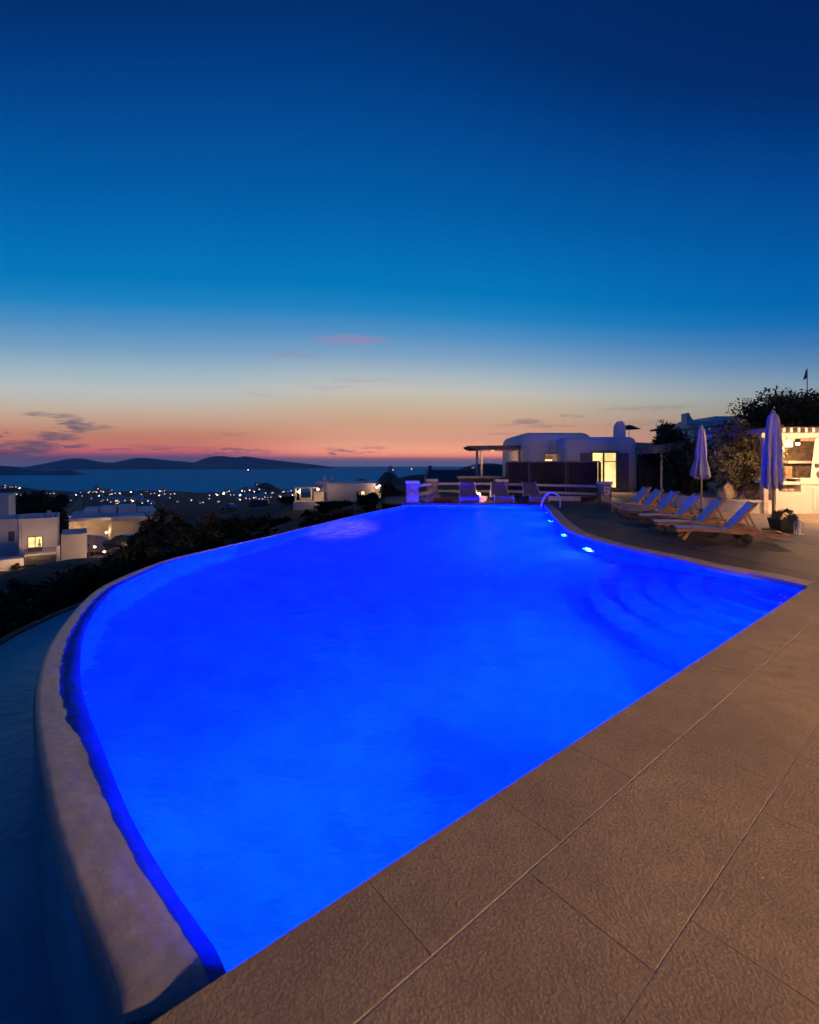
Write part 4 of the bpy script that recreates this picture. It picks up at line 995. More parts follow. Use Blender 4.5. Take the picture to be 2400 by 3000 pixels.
for k in range(18):
    x = bx(2240) + k*.245; MB().box(x-.045, yb-.22, zb1, x+.045, 19.2, zb1+.15).build('rafter', M['lambrequin'], pr_, world=True)
MB().box(bx(2228), yb-.25, zb1+.15, bx(2400)+1.8, 19.3, zb1+.175).build('roof_mat', M['wood_dark'], pr_, world=True)
for x in (bx(2240)+.06, bx(2400)+1.6): MB().rbox(x-.08, yb+.001, -.012, x+.08, yb+.159, zb0, .01, 1).build('post', M['lambrequin'], pr_, world=True)
hl = thing('box_lantern', 'square box lantern hanging below the barbecue pergola beam', 'lantern', (X(2305,17.4), 17.4, Zp(1310,17.4)))
MB().rbox(-.13, -.13, 0, .13, .13, .27, .01, 1, True).build('lantern_box', M['lamp_soft'], hl)
MB().tube([(0,0,.27),(0,0,Zp(1268,16.1)-Zp(1310,17.4)+.02)], .012).build('hanger', M['metal_dark'], hl)
light('lantern_light', 'POINT', (-.30, -.35, -.05), 110, WARM, hl, .1)  # set outside the box and strengthened to warm the olive and boulders
# potted plant and white lantern
pl = thing('potted_plant', 'dark square pot of leafy plants beside the near parasol', 'potted plant', (X(2298,11.6), 11.65, 0))
MB().add([(-.17,-.17,0),(.17,-.17,0),(.17,.17,0),(-.17,.17,0),(-.22,-.22,.32),(.22,-.22,.32),(.22,.22,.32),(-.22,.22,.32),(-.19,-.19,.30),(.19,-.19,.30),(.19,.19,.30),(-.19,.19,.30)],
         [(3,2,1,0),(0,1,5,4),(1,2,6,5),(2,3,7,6),(3,0,4,7),(4,5,9,8),(5,6,10,9),(6,7,11,10),(7,4,8,11),(8,9,10,11)]).build('pot', M['pot'], pl)
r2 = random.Random(77); MB().leaves((.04,0,.38),(.30,.28,.20),420,.045,r2,12).build('foliage', M['leaf_olive'], pl)
fb = MB()
for k in range(7): fb.lathe([(.005,-.02),(.022,.0),(.005,.022)], (r2.uniform(-.2,.2), r2.uniform(-.2,.1), r2.uniform(.42,.58)), 6)
fb.build('flower', M['lava'], pl)
wl2 = thing('white_lantern', 'slim white glass lantern standing right of the potted plant', 'lantern', (X(2340,11.25), 11.25, -.012))
for a in (-.06, .06):
    for b_ in (-.06, .06): MB().box(a-.01, b_-.01, 0, a+.01, b_+.01, .27).build('corner_post', M['frame_pale'], wl2)
MB().box(-.075,-.075,0,.075,.075,.02).build('floor_plate', M['frame_pale'], wl2); MB().add([(-.08,-.08,.27),(.08,-.08,.27),(.08,.08,.27),(-.08,.08,.27),(0,0,.34)], [(3,2,1,0),(0,1,4),(1,2,4),(2,3,4),(3,0,4)]).build('lid', M['frame_pale'], wl2)
MB().lathe([(.03,.02),(.03,.13),(.006,.135)], n=12).build('candle', M['cap'], wl2, smooth=True)
# flagpole
fg = thing('flagpole', 'flagpole with a limp flag above the large dark tree', 'flagpole', (X(2365,42), 42, 0))
MB().tube([(0,0,0),(0,0,Zp(1079,42))], .05, 8, radii=[.06,.03]).build('pole', M['metal_dark'], fg)
fl_ = MB(); zt = Zp(1083,42)
for i in range(9):
    for k in range(8): fl_.v.append((-.03 - .30*k/7*(.45+.5*i/8), .06*sin(k*1.6+i*.5), zt - .75*i/8 - .16*k/7))
for i in range(8):
    for k in range(7): q = i*8+k; fl_.f.append((q, q+1, q+9, q+8))
fl_.build('flag', M['flag'], fg, smooth=True)
# ------------------------------------------------------------------ houses on the slope to the left
def W(mb, name, m, par, **k): return mb.build(name, m, par, world=True, **k)
Yh = 45.0
xa = lambda px, Y=Yh: (px-CX)*Y/F
za = lambda py, Y=Yh: H-(py-HOR)*Y/F
ha = thing('cubic_house', 'white cubic house with a lit balcony window, lowest at the left edge', 'house', (xa(110), 45, za(1650)))
gz = hraw(xa(110), 47) - 1.5
W(MB().box(xa(58), Yh, gz, xa(170), Yh+6, za(1530)), 'wall', M['plaster'], ha)
def parapet(x0, y0, x1, y1, z, h, par, m, th=.22):
    mb = MB(); mb.box(x0, y0, z, x1, y0+th, z+h); mb.box(x0, y1-th, z, x1, y1, z+h); mb.box(x0, y0+th, z, x0+th, y1-th, z+h); mb.box(x1-th, y0+th, z, x1, y1-th, z+h); return W(mb, 'parapet', m, par)
parapet(xa(57)-.02, Yh-.03, xa(171), Yh+6.03, za(1530), .38, ha, M['plaster'])
W(MB().box(xa(-140), Yh+1.8, gz, xa(57.5), Yh+7, za(1532)), 'side_wing', M['plaster'], ha)
parapet(xa(-140), Yh+1.77, xa(57), Yh+7.03, za(1532), .34, ha, M['plaster'])
W(MB().box(xa(-140), Yh-1.6, gz, xa(75), Yh-.005, za(1624)), 'terrace_base', M['plaster'], ha)
W(MB().box(xa(76), Yh-1.4, za(1621), xa(167), Yh-.002, za(1616)), 'balcony', M['plaster'], ha)
br = MB(); [br.box(xa(76)+.05*0+i*.1, Yh-1.38, za(1616), xa(76)+i*.1+.015, Yh-1.36, za(1603)) for i in range(0, 29)]; br.box(xa(76), Yh-1.4, za(1603), xa(167), Yh-1.35, za(1603)+.05)
W(br, 'balcony_rail', M['wood_dark'], ha)
W(MB().box(xa(168), Yh-1.5, gz, xa(178), Yh-.005, za(1600)), 'buttress', M['plaster'], ha)
wx0, wx1, wz0, wz1 = xa(84), xa(123), za(1616), za(1573)
f_ = W(MB().box(wx0-.06, Yh-.06, wz0, wx0, Yh+.01, wz1+.06).box(wx1, Yh-.06, wz0, wx1+.06, Yh+.01, wz1+.06).box(wx0, Yh-.058, wz1, wx1, Yh+.01, wz1+.058).box((wx0+wx1)/2-.045, Yh-.055, wz0, (wx0+wx1)/2+.045, Yh+.01, wz1), 'window_frame', M['pergola_wood'], ha)
MB().box(wx0, Yh-.02, za(1602), wx1, Yh-.01, wz1).build('window_pane', M['win_glow'], f_).data.transform(Matrix.Translation(-ha.location))
MB().box(wx0, Yh-.02, wz0, wx1, Yh-.01, za(1602)).build('door_panel', M['wood_shutter'], f_).data.transform(Matrix.Translation(-ha.location))
MB().box(xa(110.5), Yh-.035, za(1601), xa(121), Yh-.022, za(1592)).box(xa(114), Yh-.035, za(1592), xa(118), Yh-.022, za(1578)).build('curtain', M['plaster'], f_).data.transform(Matrix.Translation(-ha.location))
light('balcony_light', 'POINT', Vector((xa(140), Yh-2.2, za(1585))) - ha.location, 35, WARM, ha, .15)
tw = thing('tower_house', 'taller blue-white block behind the cubic house at the left edge', 'house', (xa(-20,52), 52, -8))
W(MB().box(xa(-100,52), 52, -9, xa(24,52), 58, za(1460,52)), 'wall', M['plaster'], tw); parapet(xa(-100,52), 51.97, xa(24.6,52), 58.02, za(1460,52), .3, tw, M['plaster'])
an = thing('flat_annex', 'plain cream annex block with a flat roof beside the cubic house', 'house', (xa(214,44), 44, -7))
W(MB().box(xa(179,44), 44, gz, xa(256,44), 48.5, za(1570,44)), 'wall', M['plaster_warm'], an); parapet(xa(178.6,44), 43.97, xa(256.4,44), 48.53, za(1570,44), .16, an, M['plaster_warm'])
light('annex_light', 'POINT', Vector((xa(262,44), 41.2, za(1590,44))) - an.location, 150, WARM, an, .15)
MB().rbox(xa(262,44)-.08, 41.12, za(1590,44)-.05, xa(262,44)+.08, 41.28, za(1590,44)+.15, .02, 1, True).tube([(xa(262,44), 41.2, za(1590,44)), (xa(262,44), 41.2, hraw(xa(262,44), 41.2)-.1)], .03).build('yard_lamp_post', M['metal_dark'], an, world=True)

W(MB().rbox(xa(134), Yh+2.5, za(1530), xa(147), Yh+2.9, za(1503), .03, 2), 'chimney', M['plaster'], ha)
for px, h_ in ((60, 18), (122, 12), (155, 14)): W(MB().box(xa(px)-.08, Yh+.6, za(1530)+.3, xa(px)+.08, Yh+2.2, za(1530)+.3+h_*.018), 'roof_fin', M['plaster'], ha)
W(MB().box(xa(22), Yh+1.74, za(1588), xa(40), Yh+1.79, za(1558)), 'side_shutter', M['blue_roof'], ha)
W(MB().tube([(xa(66), Yh-.06, za(1532)), (xa(66), Yh-.06, za(1645))], .045, 6), 'drain_pipe', M['plaster_warm'], ha)

# long flat-roofed house with veranda
Yb = 58.0; xb = lambda px: (px-CX)*Yb/F; zb = lambda py: H-(py-HOR)*Yb/F
hb = thing('veranda_house', 'long flat-roofed house with a lit veranda of slim posts', 'house', (xb(330), 58, zb(1580)))
gz = zb(1600)
W(MB().box(xb(190), Yb+3.2, gz-2, xb(480), Yb+10, zb(1512)), 'back_wall', M['plaster_warm'], hb)
W(MB().box(xb(200), Yb-.4, zb(1522), xb(345), Yb+3.2, zb(1514)), 'roof_slab', M['plaster'], hb)
W(MB().side([(xb(328), zb(1523)), (xb(350), zb(1525)), (xb(395), zb(1525)), (xb(480), zb(1523)), (xb(480), zb(1513)), (xb(400), zb(1511)), (xb(372), zb(1509)), (xb(345), zb(1512)), (xb(328), zb(1512))], Yb-1.6, Yb+3.19), 'canopy_slab', M['plaster'], hb)
for a, b_, t_ in ((232, 282, 1497), (285, 338, 1494), (345, 405, 1492), (408, 470, 1502)):
    W(MB().box(xb(a), Yb+4, zb(1512), xb(b_), Yb+9, zb(t_)), 'roof_block', M['plaster'], hb)
for px in (323, 358, 411, 434): W(MB().box(xb(px)-.14, Yb-1.3, gz-1.5, xb(px)+.14, Yb-1.02, zb(1523)), 'post', M['plaster_warm'], hb)
W(MB().box(xb(190), Yb-2, gz-2.5, xb(500), Yb+3.19, gz), 'veranda_floor', M['plaster_warm'], hb)
W(MB().box(xb(318), Yb-1.9, gz, xb(352), Yb-1.7, gz+.9), 'low_wall', M['plaster_warm'], hb)
W(MB().box(xb(199), Yb+3.12, zb(1553), xb(234), Yb+3.19, zb(1528)), 'wall_glow_panel', M['win_dim'], hb)  # glowing sheet in place of lamplight falling on the wall
for px, py, Y_, pwr in ((230, 1546, 59.5, 70), (296, 1560, 57.0, 90), (384, 1572, 53.0, 40)):  # last one is added to light the parked car
    p = dp(px, py, Y_); l_ = MB().lathe([(.02,-.12),(.12,-.05),(.13,.06),(.02,.14)], p, 12).build('veranda_lamp', M['lamp_glow'], hb, world=True, smooth=True)
    light('veranda_light', 'POINT', p + Vector((0, -.4, .2)) - hb.location, pwr, WARM, hb, .12)
rs = thing('low_reservoir_wall', 'pale low wall in front of the veranda house, curving past the lamps', 'wall', dp(270, 1570, 52))
path = spline([dp(240, 1568, 53), dp(270, 1568, 54), dp(300, 1572, 53.5), dp(318, 1582, 52), dp(330, 1592, 50)], 16); mb = MB()
for p in path: mb.v += [(p.x, p.y-.12, p.z), (p.x, p.y+.12, p.z), (p.x, p.y+.12, p.z-2.2), (p.x, p.y-.12, p.z-2.2)]
for i in range(15):
    for k in range(4): a_, b_ = i*4+k, i*4+(k+1)%4; mb.f.append((a_, b_, b_+4, a_+4))
W(mb, 'wall', M['plaster_warm'], rs, recalc=True)
glp = [(278,1603,46,'garden lamp on the ground just right of the cream annex',150),(326,1629,44,'lowest garden lamp on the dark slope right of the annex',60),(306,1617,45,'faint small garden lamp between two brighter ones',15),(40,1685,41,'cluster lamp lighting the shrub below the cubic house',90),(78,1683,42,'brighter lamp glowing in the shrub below the balcony',130)]
for px, py, Y_, lab, pwr in glp:
    p = dp(px, py, Y_); g = hraw(p.x, p.y); t = thing('garden_lamp', lab, 'lamp', p, 0, 'garden lamps on the left slope')
    MB().tube([(0,0,min(-.3, g-p.z)),(0,0,-.05)], .03).build('post', M['metal_dark'], t)
    MB().lathe([(.02,-.06),(.10,-.03),(.11,.05),(.02,.1)], n=12).build('lamp_globe', M['lamp_glow'], t, smooth=True)
    light('garden_lamp_light', 'POINT', (0, -.35, .25), pwr, WARM, t, .1)

for o_, a_ in ((ha, 35), (tw, 34), (an, 34), (hb, 30)): o_.rotation_euler = (0, 0, radians(a_)); o_.scale = (.80, 1, 1)
# house with roof vault, centre left
Yc = 70.0; xc = lambda px: (px-CX)*Yc/F; zc = lambda py: H-(py-HOR)*Yc/F
hc = thing('terrace_house', 'long low house with two small chimneys and a lit terrace, above the dark slope', 'house', (xc(1020), 73, -4))
gz = -5.5
W(MB().rbox(xc(955), Yc, gz, xc(1100), Yc+8, zc(1413), .35, 4), 'vault_wing', M['plaster'], hc, smooth=True)
W(MB().box(xc(915), Yc+2, gz, xc(956), Yc+8, zc(1411)), 'rear_wing', M['plaster'], hc)
W(MB().box(xc(1086), Yc+1, gz, xc(1120), Yc+7, zc(1424)), 'side_wing', M['plaster_warm'], hc)
for px in (940, 964): W(MB().rbox(xc(px-4), Yc+3, zc(1412), xc(px+4), Yc+3.4, zc(1396), .08, 2), 'chimney', M['plaster'], hc)
f_ = W(MB().box(xc(1059)-.05, Yc-.04, zc(1456), xc(1068)+.05, Yc, zc(1439)+.05), 'window_frame', M['wood_shutter'], hc)
MB().box(xc(1059), Yc-.06, zc(1455), xc(1068), Yc-.045, zc(1440)).build('window_pane', M['win_glow'], f_).data.transform(Matrix.Translation(-hc.location))
W(MB().box(xc(1045), Yc-.05, zc(1454), xc(1050), Yc-.002, zc(1440)), 'shutter', M['wood_dark'], hc)
W(MB().box(xc(873), Yc-2.5, zc(1429), xc(940), Yc+2, zc(1425)), 'terrace_roof', M['lambrequin'], hc)
for px in (877, 890, 922): W(MB().box(xc(px)-.1, Yc-2.4, gz, xc(px)+.1, Yc-2.2, zc(1429)), 'terrace_post', M['plaster_warm'], hc)
W(MB().box(xc(872), Yc-2.6, gz, xc(955), Yc+1.9, zc(1466)), 'terrace_floor', M['plaster_warm'], hc)
W(MB().box(xc(925), Yc-1.5, zc(1466), xc(954), Yc+.5, zc(1439)), 'terrace_wall', M['plaster_warm'], hc)
W(MB().box(xc(893), Yc-2.35, zc(1466), xc(921), Yc-2.2, zc(1455)), 'terrace_parapet', M['plaster_warm'], hc)
for px, py, Y_, pwr in ((876, 1441, 68, 60), (932, 1434, 67, 90), (1104, 1428, 69.5, 70), (1112, 1424, 70.5, 0)):
    p = dp(px, py, Y_); W(MB().lathe([(.02,-.14),(.15,-.06),(.16,.07),(.02,.16)], p, 12), 'terrace_lamp', M['lamp_glow'], hc, smooth=True)
    if pwr: light('terrace_light', 'POINT', p + Vector((.2, -.5, .1)) - hc.location, pwr, WARM, hc, .15)

# ------------------------------------------------------------------ vehicles
def car(label, loc, rz, paint, van=False, group=None):
    t = thing('parked_van' if van else 'parked_car', label, 'van' if van else 'car', loc, rz, group); Wd = .86
    if van: prof = [(-2.2,.35),(-2.2,1.3),(-2.05,1.75),(-1.7,1.9),(1.2,1.92),(1.65,1.55),(2.1,1.1),(2.25,.9),(2.25,.35)]
    else: prof = [(-2.0,.32),(-2.05,.75),(-1.95,1.0),(-1.55,1.38),(-.9,1.5),(.2,1.48),(.95,1.05),(1.8,.86),(2.05,.65),(2.05,.32)]
    pr = [p.xy for p in spline([Vector(p + (0,)) for p in prof], 48)]
    b_ = MB(); n = len(pr)
    for k, (y, s_) in enumerate(((-Wd, .93), (-Wd*.97, 1), (Wd*.97, 1), (Wd, .93))):
        for x, z in pr: tuck = max(0, (z - .9)) * .22; yy = y - (tuck if y > 0 else -tuck); b_.v.append((x*(.99 if s_ < 1 else 1), yy, .32 + (z-.32)*s_))
    for k in range(3):
        for i in range(n): j = (i+1) % n; b_.f.append((k*n+i, k*n+j, (k+1)*n+j, (k+1)*n+i))
    b_.f += [tuple(range(n))[::-1], tuple(range(3*n, 4*n))]
    b_.build('body', paint, t, smooth=True, recalc=True)
    gl_ = ([(-1.85,1.15),(-1.7,1.6),(-.6,1.66),(-.6,1.15)], [(-.5,1.15),(-.5,1.66),(1.0,1.66),(1.45,1.2)]) if van else ([(-1.45,1.0),(-1.15,1.3),(-.5,1.38),(-.5,1.0)], [(-.42,1.0),(-.42,1.38),(.15,1.36),(.72,1.02)])
    for sd_ in (-1, 1):
        for g in gl_:
            y0 = lambda z: sd_ * (Wd - max(0, z-.9)*.22 + .012)
            q = [(x, y0(z), z) for x, z in g]; q2 = [(x, y0(z) - sd_*.03, z) for x, z in g]
            MB().add(q + q2, [(0,1,2,3),(7,6,5,4)] + [(i, (i+1) % 4, 4+(i+1) % 4, 4+i) for i in range(4)]).build('side_window', M['glass_dark'], t, recalc=True)
    for x in (-1.3, 1.3):
        for sd_ in (-1, 1):
            wv_ = MB().lathe([(.20,-.1),(.31,-.1),(.32,0),(.31,.1),(.20,.1)], n=18); wv_.v = [(x+a, sd_*(Wd-.06)+c, .32+b2) for a, b2, c in wv_.v]; wh = wv_.build('wheel', M['rubber'], t, smooth=True)
            wv_ = MB().lathe([(.04,.09),(.19,.105),(.19,-.105),(.04,-.09)], n=12); wv_.v = [(x+a, sd_*(Wd-.06)+c, .32+b2) for a, b2, c in wv_.v]; wv_.build('rim', M['chrome'], wh)
    for sd_ in (-1, 1): MB().rbox(1.93, sd_*.62-.14, .66, 2.06, sd_*.62+.14, .78, .03, 2, True).build('headlight', M['frame_pale'], t)
    return t
q = dp(363, 1606, 50); car('dark hatchback parked in front of the veranda house', (q.x, 50, q.z-.1), 2.75, M['car_paint'])
q = dp(760, 1488, 112); car('dark van with a pale roof line parked above the dark slope', (q.x, 112, q.z), 3.0, M['car_paint'], True, 'vans on the upper road')
q = dp(868, 1500, 100); car('pale small van parked below the lit terrace house', (q.x, 100, q.z-.2), .2, M['car_pale'], True, 'vans on the upper road')
q = dp(670, 1490, 116); car('pale car half hidden behind shrubs left of the dark van', (q.x, 116, q.z-.3), 2.6, M['car_pale'])
# pale lane
ln_ = MB(); path = []
for px, py, Y_ in ((60,1522,66),(130,1508,68),(175,1505,72),(205,1494,80),(222,1478,92),(236,1458,120)): p = dp(px, py, Y_); path.append(p)
path = spline(path, 30)
for i, p in enumerate(path):
    t = (path[min(i+1,29)]-path[max(i-1,0)]).normalized(); nv = Vector((t.y, -t.x, 0)).normalized(); ln_.v += [tuple(p+nv*.3+Vector((0,0,.0))), tuple(p-nv*.3), tuple(p-nv*.3-Vector((0,0,5))), tuple(p+nv*.3-Vector((0,0,5)))]
for i in range(29):
    for k in range(4): a_, b_ = i*4+k, i*4+(k+1) % 4; ln_.f.append((a_, b_, b_+4, a_+4))
M['lane'] = mat('pale_lane_wall', (.17,.15,.14), .9, .2, .5)
tag(ln_.build('lane_wall', M['lane'], recalc=True), 'pale curving lane wall behind the big dark tree on the left', 'wall')

# ------------------------------------------------------------------ far village lights: little houses
town = [(8,1429),(16,1425),(30,1422),(44,1450),(58,1451),(136,1447),(152,1446),(222,1452),(240,1443),(255,1445),(275,1442),(283,1436),(290,1453),(302,1442),(318,1439),(325,1436),(325,1449),(388,1443),(428,1440),(467,1440),(330,1472),(340,1468),(352,1463),(362,1470),(375,1467),(386,1470),(402,1464),(412,1470),(425,1470),(495,1460),
 (621,1452),(634,1452),(656,1447),(662,1443),(669,1441),(672,1453),(696,1445),(708,1441),(722,1441),(733,1440),(736,1431),(750,1421),(755,1418),(744,1441),(753,1437),(766,1436),(776,1446),(709,1453),(716,1452),(702,1465),(726,1462),(757,1462),(764,1461),(772,1460),(789,1457),(820,1456),(847,1440),(855,1452),(830,1442),(1147,1381),(1290,1374),(1300,1374),(1311,1373),(1319,1372),(1326,1370),(1357,1367),(1392,1371),
 (100,1462),(180,1458),(205,1466),(350,1484),(440,1478),(520,1470),(560,1466),(590,1474),(610,1462),(640,1470),(470,1452),(505,1448),(350,1446),(410,1450),(1100,1400),(1170,1396),(265,1462),(308,1466)]
rt_ = random.Random(17)
for cx_, cy_, n_, rx_, ry_ in ((300,1442,12,42,9),(385,1468,14,55,6),(760,1444,10,45,16),(25,1426,7,25,7),(690,1448,6,30,9),(470,1447,5,60,7)):
    for _ in range(n_): town.append((cx_ + rt_.gauss(0, rx_*.5), max(1427, cy_ + rt_.gauss(0, ry_*.6))))
proto = {}
def town_house(k, white):
    key = (k, white)
    if key in proto: return None
    t = thing('village_house', 'x', 'house', (0,0,0)); r2 = random.Random(k+100*white); wd, hh, dd = r2.uniform(5,9), r2.uniform(2.8,4.6), r2.uniform(5,7)
    MB().box(-wd/2,0,-3,wd/2,dd,hh).box(-wd/2+r2.uniform(0,2),.5,hh,wd/2-r2.uniform(1.5,3),dd-.5,hh+r2.uniform(.3,2.4)).build('wall', M['plaster'], t)
    g = MB()
    for i in range(r2.choice((1,1,2,3))): x = r2.uniform(-wd/2+.6, wd/2-1.4); z = r2.uniform(.4, hh-1.6); g.box(x,-.12,z,x+r2.uniform(.4,1.3),-.004,z+r2.uniform(.5,1.2))
    g.build('lit_window', M['town_white' if white else 'town_glow'], t)
    proto[key] = t; return t
def zone(px):
    return ('on the shore at the far left' if px < 100 else 'in the brightest cluster of the left shore' if px < 345 else 'on the plain left of the round hill' if px < 600 else 'on the foot of the round hill' if px < 735 else 'on the round hill by the bay' if px < 880 else 'on the dark headland' if px < 1200 else 'on the ridge behind the pergola')
used = 0
for i, (px, py) in enumerate(town):
    p = hit(px, py + 2, 130.0)
    if p is None: continue
    k = i % 6; wh = (i % 5 == 2); key = (k, wh); s_ = min(1.3, max(.5, p.y/560)) * (1.0 if i < 66 else .8) * random.uniform(.6, 1.15)
    lab = 'small distant village house with lit windows ' + zone(px); grp = 'village houses ' + zone(px)
    t = town_house(k, wh)
    if t is None: t = dup(proto[key], p)
    t.location = (p.x, p.y, p.z); t.scale = (s_,)*3; t.rotation_euler = (0, 0, random.uniform(-.5, .5) - atan2(p.x, p.y)); t['label'] = lab; t['group'] = grp
# boats at sea
for px, py, lab in ((727, 1368.6, 'small lit boat in front of the main island'), (1206, 1367.5, 'single lit boat far out right of the headland')):
    Y_ = 7000.0 if px < 1000 else 9000.0
    t = thing('boat', lab, 'boat', ((px-CX)*Y_/F, Y_, SEA), .3, 'boats out at sea')
    MB().add([(-22,-5,6),(20,-5,6),(34,0,8),(20,5,6),(-22,5,6),(-20,-3,0),(24,0,0),(-20,3,0)], [(0,1,2,3,4),(5,6,1,0),(6,2,1),(6,3,2),(7,4,3,6),(5,0,4,7),(5,7,6)]).build('hull', M['car_pale'], t)
    MB().rbox(-14,-3.5,6,8,3.5,14,1.0,2).build('cabin', M['plaster'], t)
    MB().lathe([(1,14),(5,18),(5,22),(1,26)], n=8).build('deck_lamp', M['town_white'], t)

# ------------------------------------------------------------------ vegetation on the slope
LIM = [(-80,1740),(0,1712),(60,1702),(170,1690),(200,1655),(240,1645),(290,1640),(335,1640),(408,1615),(430,1552),(450,1500),(480,1492),(560,1502),(620,1512),(700,1505),(760,1500),(840,1506),(880,1512),(900,1478),(960,1474),(1040,1468),(1100,1458),(1130,1425),(1187,1404)]
def lim(px):
    for (a, ya), (b_, yb_) in zip(LIM, LIM[1:]):
        if a <= px <= b_: return ya + (yb_-ya)*(px-a)/(b_-a)
    return 1760 if px < 0 else 1380
protos = []
for k in range(6):
    t = thing('slope_shrub', 'x', 'shrub', (0,0,0)); r2 = random.Random(60+k)
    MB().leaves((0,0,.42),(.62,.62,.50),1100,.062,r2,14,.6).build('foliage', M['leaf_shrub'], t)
    sb_ = MB(); [sb_.tube([(0,0,-.15),(r2.uniform(-.3,.3),r2.uniform(-.3,.3),.45)], .018, 5) for _ in range(4)]; sb_.build('stem', M['bark'], t)
    protos.append(t)
rs_ = random.Random(99); cnt = 0; usedp = [False]*6
grp_s = 'dark shrubs on the slope below the pool'; lab_s = 'dark round shrub on the unlit slope below the infinity edge'
tries = 0
while cnt < 190 and tries < 9000:
    tries += 1
    y = 5 + 50 * rs_.random() ** 1.4; px = rs_.uniform(-120, 1190); x = (px-CX)*y/F
    dO = min((Vector((x, y, 0)) - O[i]).length for i in range(0, NL, 8))
    inside = (Vector((x, y)) - O[0].xy).length < 2
    # keep off the pool, channel and terrace
    io = min(range(0, NL, 4), key=lambda i: abs(O[i].y - y))
    if y < 20.8 and (x > O[io].x - 2.1): continue
    if y >= 20.8 and x > -2.2: continue
    if y < 7 and x > -6.5: continue
    s_ = rs_.uniform(.9, 2.1); z = hraw(x, y)
    toppy = HOR + F*(H - (z + .9*s_))/y
    if toppy < lim(px): continue
    o = protos[cnt % 6]
    if usedp[cnt % 6]: o = dup(o, (x, y, z))
    usedp[cnt % 6] = True
    o.location = (x, y, z); o.rotation_euler = (0, 0, rs_.uniform(0, 6.28)); o.scale = (s_*1.15, s_*1.15, s_*rs_.uniform(.75,1.1)); o['label'] = lab_s; o['group'] = grp_s; cnt += 1
for k in range(30):
    px = -60 + k*11.5 + rs_.uniform(-5, 5); y = rs_.uniform(42.3, 43.4) if px < 150 else rs_.uniform(38, 41); x = (px-CX)*y/F; z = hraw(x, y); top = (1652 if px < 165 else 1640) + rs_.uniform(-4, 14)
    s_ = max(.5, (H - (top-HOR)*y/F - z)/.92); o = dup(protos[k % 6], (x, y, z), rs_.uniform(0, 6), lab_s, grp_s, (max(.9, s_*.9), max(.9, s_*.9), s_))
# bigger plants that can be told apart
def gtree(label, px, toppy, Y_, wpx, seed, n=3500, size=.12, leafm='leaf_dark', name='dark_tree'):
    x = (px-CX)*Y_/F; z = hraw(x, Y_); top = H - (toppy-HOR)*Y_/F; r = wpx*Y_/F/2; h = max(1.2, top - z); rz_ = h*.42
    return tree(name, label, 'tree', (x, Y_, z), h*.35, (0,0,h-rz_), (r, r*.8, rz_*1.15), n, size, M[leafm], seed, max(.08, h*.03), 6, 30)
gtree('big dark spreading tree behind the cubic house on the left', 120, 1437, 66, 190, 31, 8000, .32)
gtree('dark bush rising beside the corner pillar at the pool end', 1150, 1402, 27, 90, 32, 4500, .10)
gtree('dark tree left of the lit terrace house', 848, 1462, 78, 70, 33, 2500, .22)
gtree('dark bushy tree left of the yuccas, above the cars', 500, 1508, 40, 80, 34, 3000, .12)
gtree('low dark tree in front of the long terrace house', 985, 1470, 50, 130, 35, 3500, .15)
gtree('dark tree on the slope below the terrace house lamp', 1085, 1455, 40, 90, 36, 3500, .13)
for k, (px, ty, Y_, lab) in enumerate([(470,1478,30,'tall spiky yucca in the dark plants left of centre'),(512,1492,28,'spiky yucca right of the tall yucca'),(617,1490,30,'slender yucca standing alone above the dark slope'),(440,1500,27,'low spiky yucca left of the tall yucca'),(585,1520,26,'small spiky yucca beside the slender yucca')]):
    x = (px-CX)*Y_/F; z = hraw(x, Y_); top = H-(ty-HOR)*Y_/F; h = max(1.0, top-z-.55)
    t = thing('yucca', lab, 'yucca', (x, Y_, z), 0, 'spiky yuccas above the pool'); r2 = random.Random(k+200)
    MB().tube([(0,0,-.2),(.06,.02,h*.5),(.0,.05,h)], .07, 7, radii=[.1,.075,.06]).build('trunk', M['bark'], t, smooth=True)
    mb = MB()
    for hd_ in ((0,.05,h), (.22,.1,h*.78), (-.25,-.05,h*.62)):
        for i in range(60):
            a = r2.uniform(0, 2*pi); e = r2.uniform(-.9, 1.4); L = r2.uniform(.45,.8); d = Vector((cos(a)*cos(e), sin(a)*cos(e), sin(e))); sdv = Vector((-sin(a), cos(a), 0))*.022; b0_ = Vector(hd_)
            m1 = b0_ + d*L*.6 + Vector((0,0,.03)); tip = b0_ + d*L - Vector((0,0,.14*cos(e)))
            mb.add([b0_-sdv, b0_+sdv, m1+sdv, tip, m1-sdv], [(0,1,2,3,4)])
    mb.build('blades', M['leaf_olive'], t)
# scattered pale rocks at the foot of the wall
for k, (px, py) in enumerate([(88,1815),(60,1822),(120,1818),(150,1812),(165,1806),(30,1832)]):
    y = 9.5 + .25*k; x = (px-CX)*y/F; z = hraw(x, y)
    bm = bmesh.new(); bmesh.ops.create_icosphere(bm, subdivisions=2, radius=.16 if k == 0 else .09)
    for v in bm.verts: v.co *= 1 + .35*noise.noise(v.co*9 + Vector((k*2, 0, 0))); v.co.z *= .65
    me = bpy.data.meshes.new('slope_rock'); bm.to_mesh(me); bm.free(); me.materials.append(M['pillar']); me.shade_smooth()
    o = bpy.data.objects.new('slope_rock', me); COL.objects.link(o); o.location = (x, y, z+.04)
    tag(o, ('largest pale rock at the foot of the dark shrubs on the left' if k == 0 else 'small pale rock strewn on the dark ground near the largest rock'), 'rock', 'rocks strewn below the shrubs')

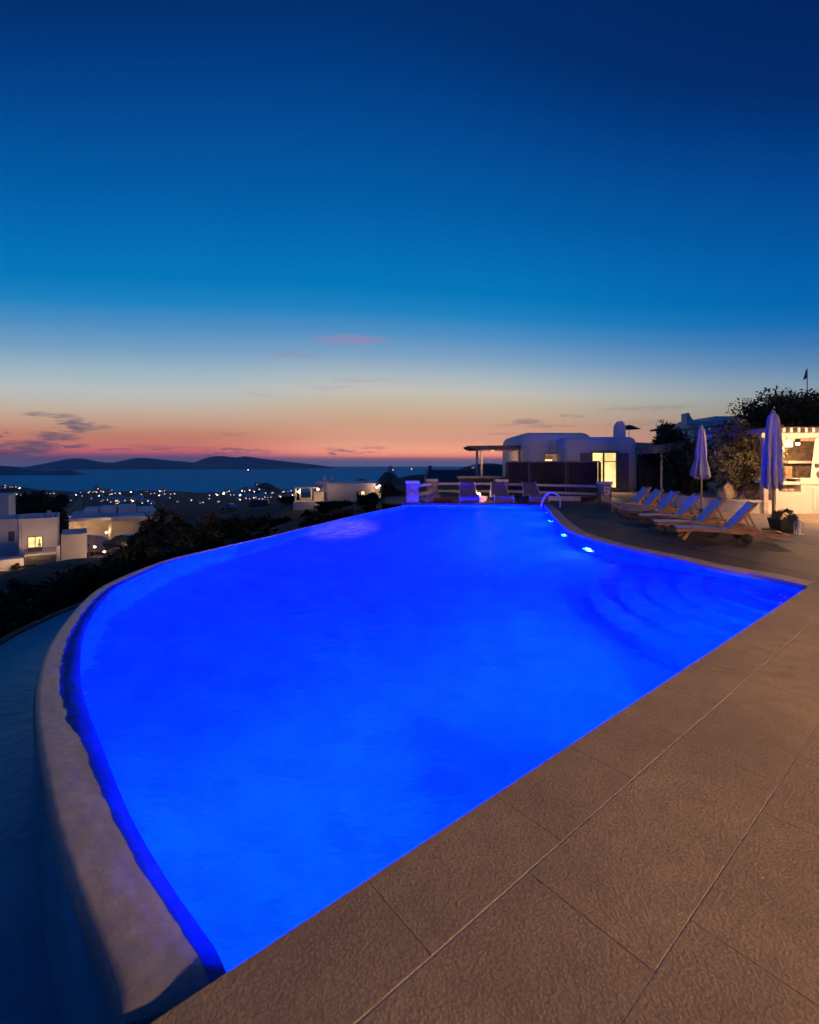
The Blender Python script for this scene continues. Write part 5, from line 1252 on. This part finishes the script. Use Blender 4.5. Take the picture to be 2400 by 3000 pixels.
# ------------------------------------------------------------------ warm terrace lighting: lamps of the villa behind and to the right of the camera
def wall_lamp(label, loc, power, size=.12, spot=None):
    t = thing('wall_lamp', label, 'lamp', loc, 0, 'wall lamps of the villa')
    MB().rbox(-.06,-.06,-.14,.06,.06,.0,.01,1,True).build('lamp_body', M['metal_dark'], t)
    MB().lathe([(.02,-.24),(.06,-.22),(.06,-.15),(.03,-.141)], n=12).build('lamp_glass', M['lamp_glow'], t, smooth=True)
    if spot: light('wall_lamp_light', 'SPOT', (0, 0, -.34), power, WARM, t, size, aim(spot), radians(118))
    else: light('wall_lamp_light', 'POINT', (0, 0, -.34), power, WARM, t, size)
    return t
wall_lamp('villa wall lamp behind the camera', (10.5, -3.5, 2.8), 2000)
wall_lamp('villa downlight right of the camera over the near paving', (7.4, -.8, 2.9), 2300, .12, (-6.6, 4.0, -2.9))
wall_lamp('villa wall lamp far right of the near paving', (12.5, 0.5, 2.8), 700)
wall_lamp('pergola lamp at the right of the barbecue hood', (13.3, 13.9, 2.8), 720)
wall_lamp('pergola lamp inside the barbecue pergola', (14.3, 17.6, 2.6), 150)
vw = thing('villa_wall', 'white villa wall that carries the wall lamps behind the camera', 'wall', (6, -7, 0))
MB().box(-14, 0, -.1, 12, .3, 3.6).build('wall', M['plaster_warm'], vw)
s_ = light('sun', 'SUN', (0,0,50), .02, (1, .55, .45), None, radians(25), aim((sin(radians(12)), -cos(radians(12)), -.06)))

# ------------------------------------------------------------------ haze: one closed box of thin even air
hm = bpy.data.materials.new('haze_air'); hm.use_nodes = True; hn = NT(hm.node_tree); hn.n.remove(hn.n['Principled BSDF'])
pvv = hn.node('ShaderNodeVolumePrincipled'); pvv.inputs['Color'].default_value = (.80, .86, 1, 1); pvv.inputs['Density'].default_value = 3.8e-5; pvv.inputs['Anisotropy'].default_value = 0.0
hn.l.new(pvv.outputs[0], hn.n['Material Output'].inputs['Volume'])
hz = MB().box(-14000, -700, SEA-2, 14000, 18000, 345).build('haze', hm); hz['kind'] = 'stuff'

# ------------------------------------------------------------------ render settings
scene.view_settings.view_transform = 'Standard'; scene.view_settings.look = 'None'; scene.view_settings.exposure = 0; scene.view_settings.gamma = 1
scene.render.engine = 'CYCLES'
cy = scene.cycles
cy.use_denoising = True; cy.denoiser = 'OPENIMAGEDENOISE'
cy.max_bounces = 7; cy.diffuse_bounces = 3; cy.glossy_bounces = 3; cy.transmission_bounces = 4; cy.transparent_max_bounces = 4; cy.volume_bounces = 0
cy.sample_clamp_indirect = 150.0; cy.blur_glossy = 1.0; cy.caustics_refractive = True; cy.caustics_reflective = False
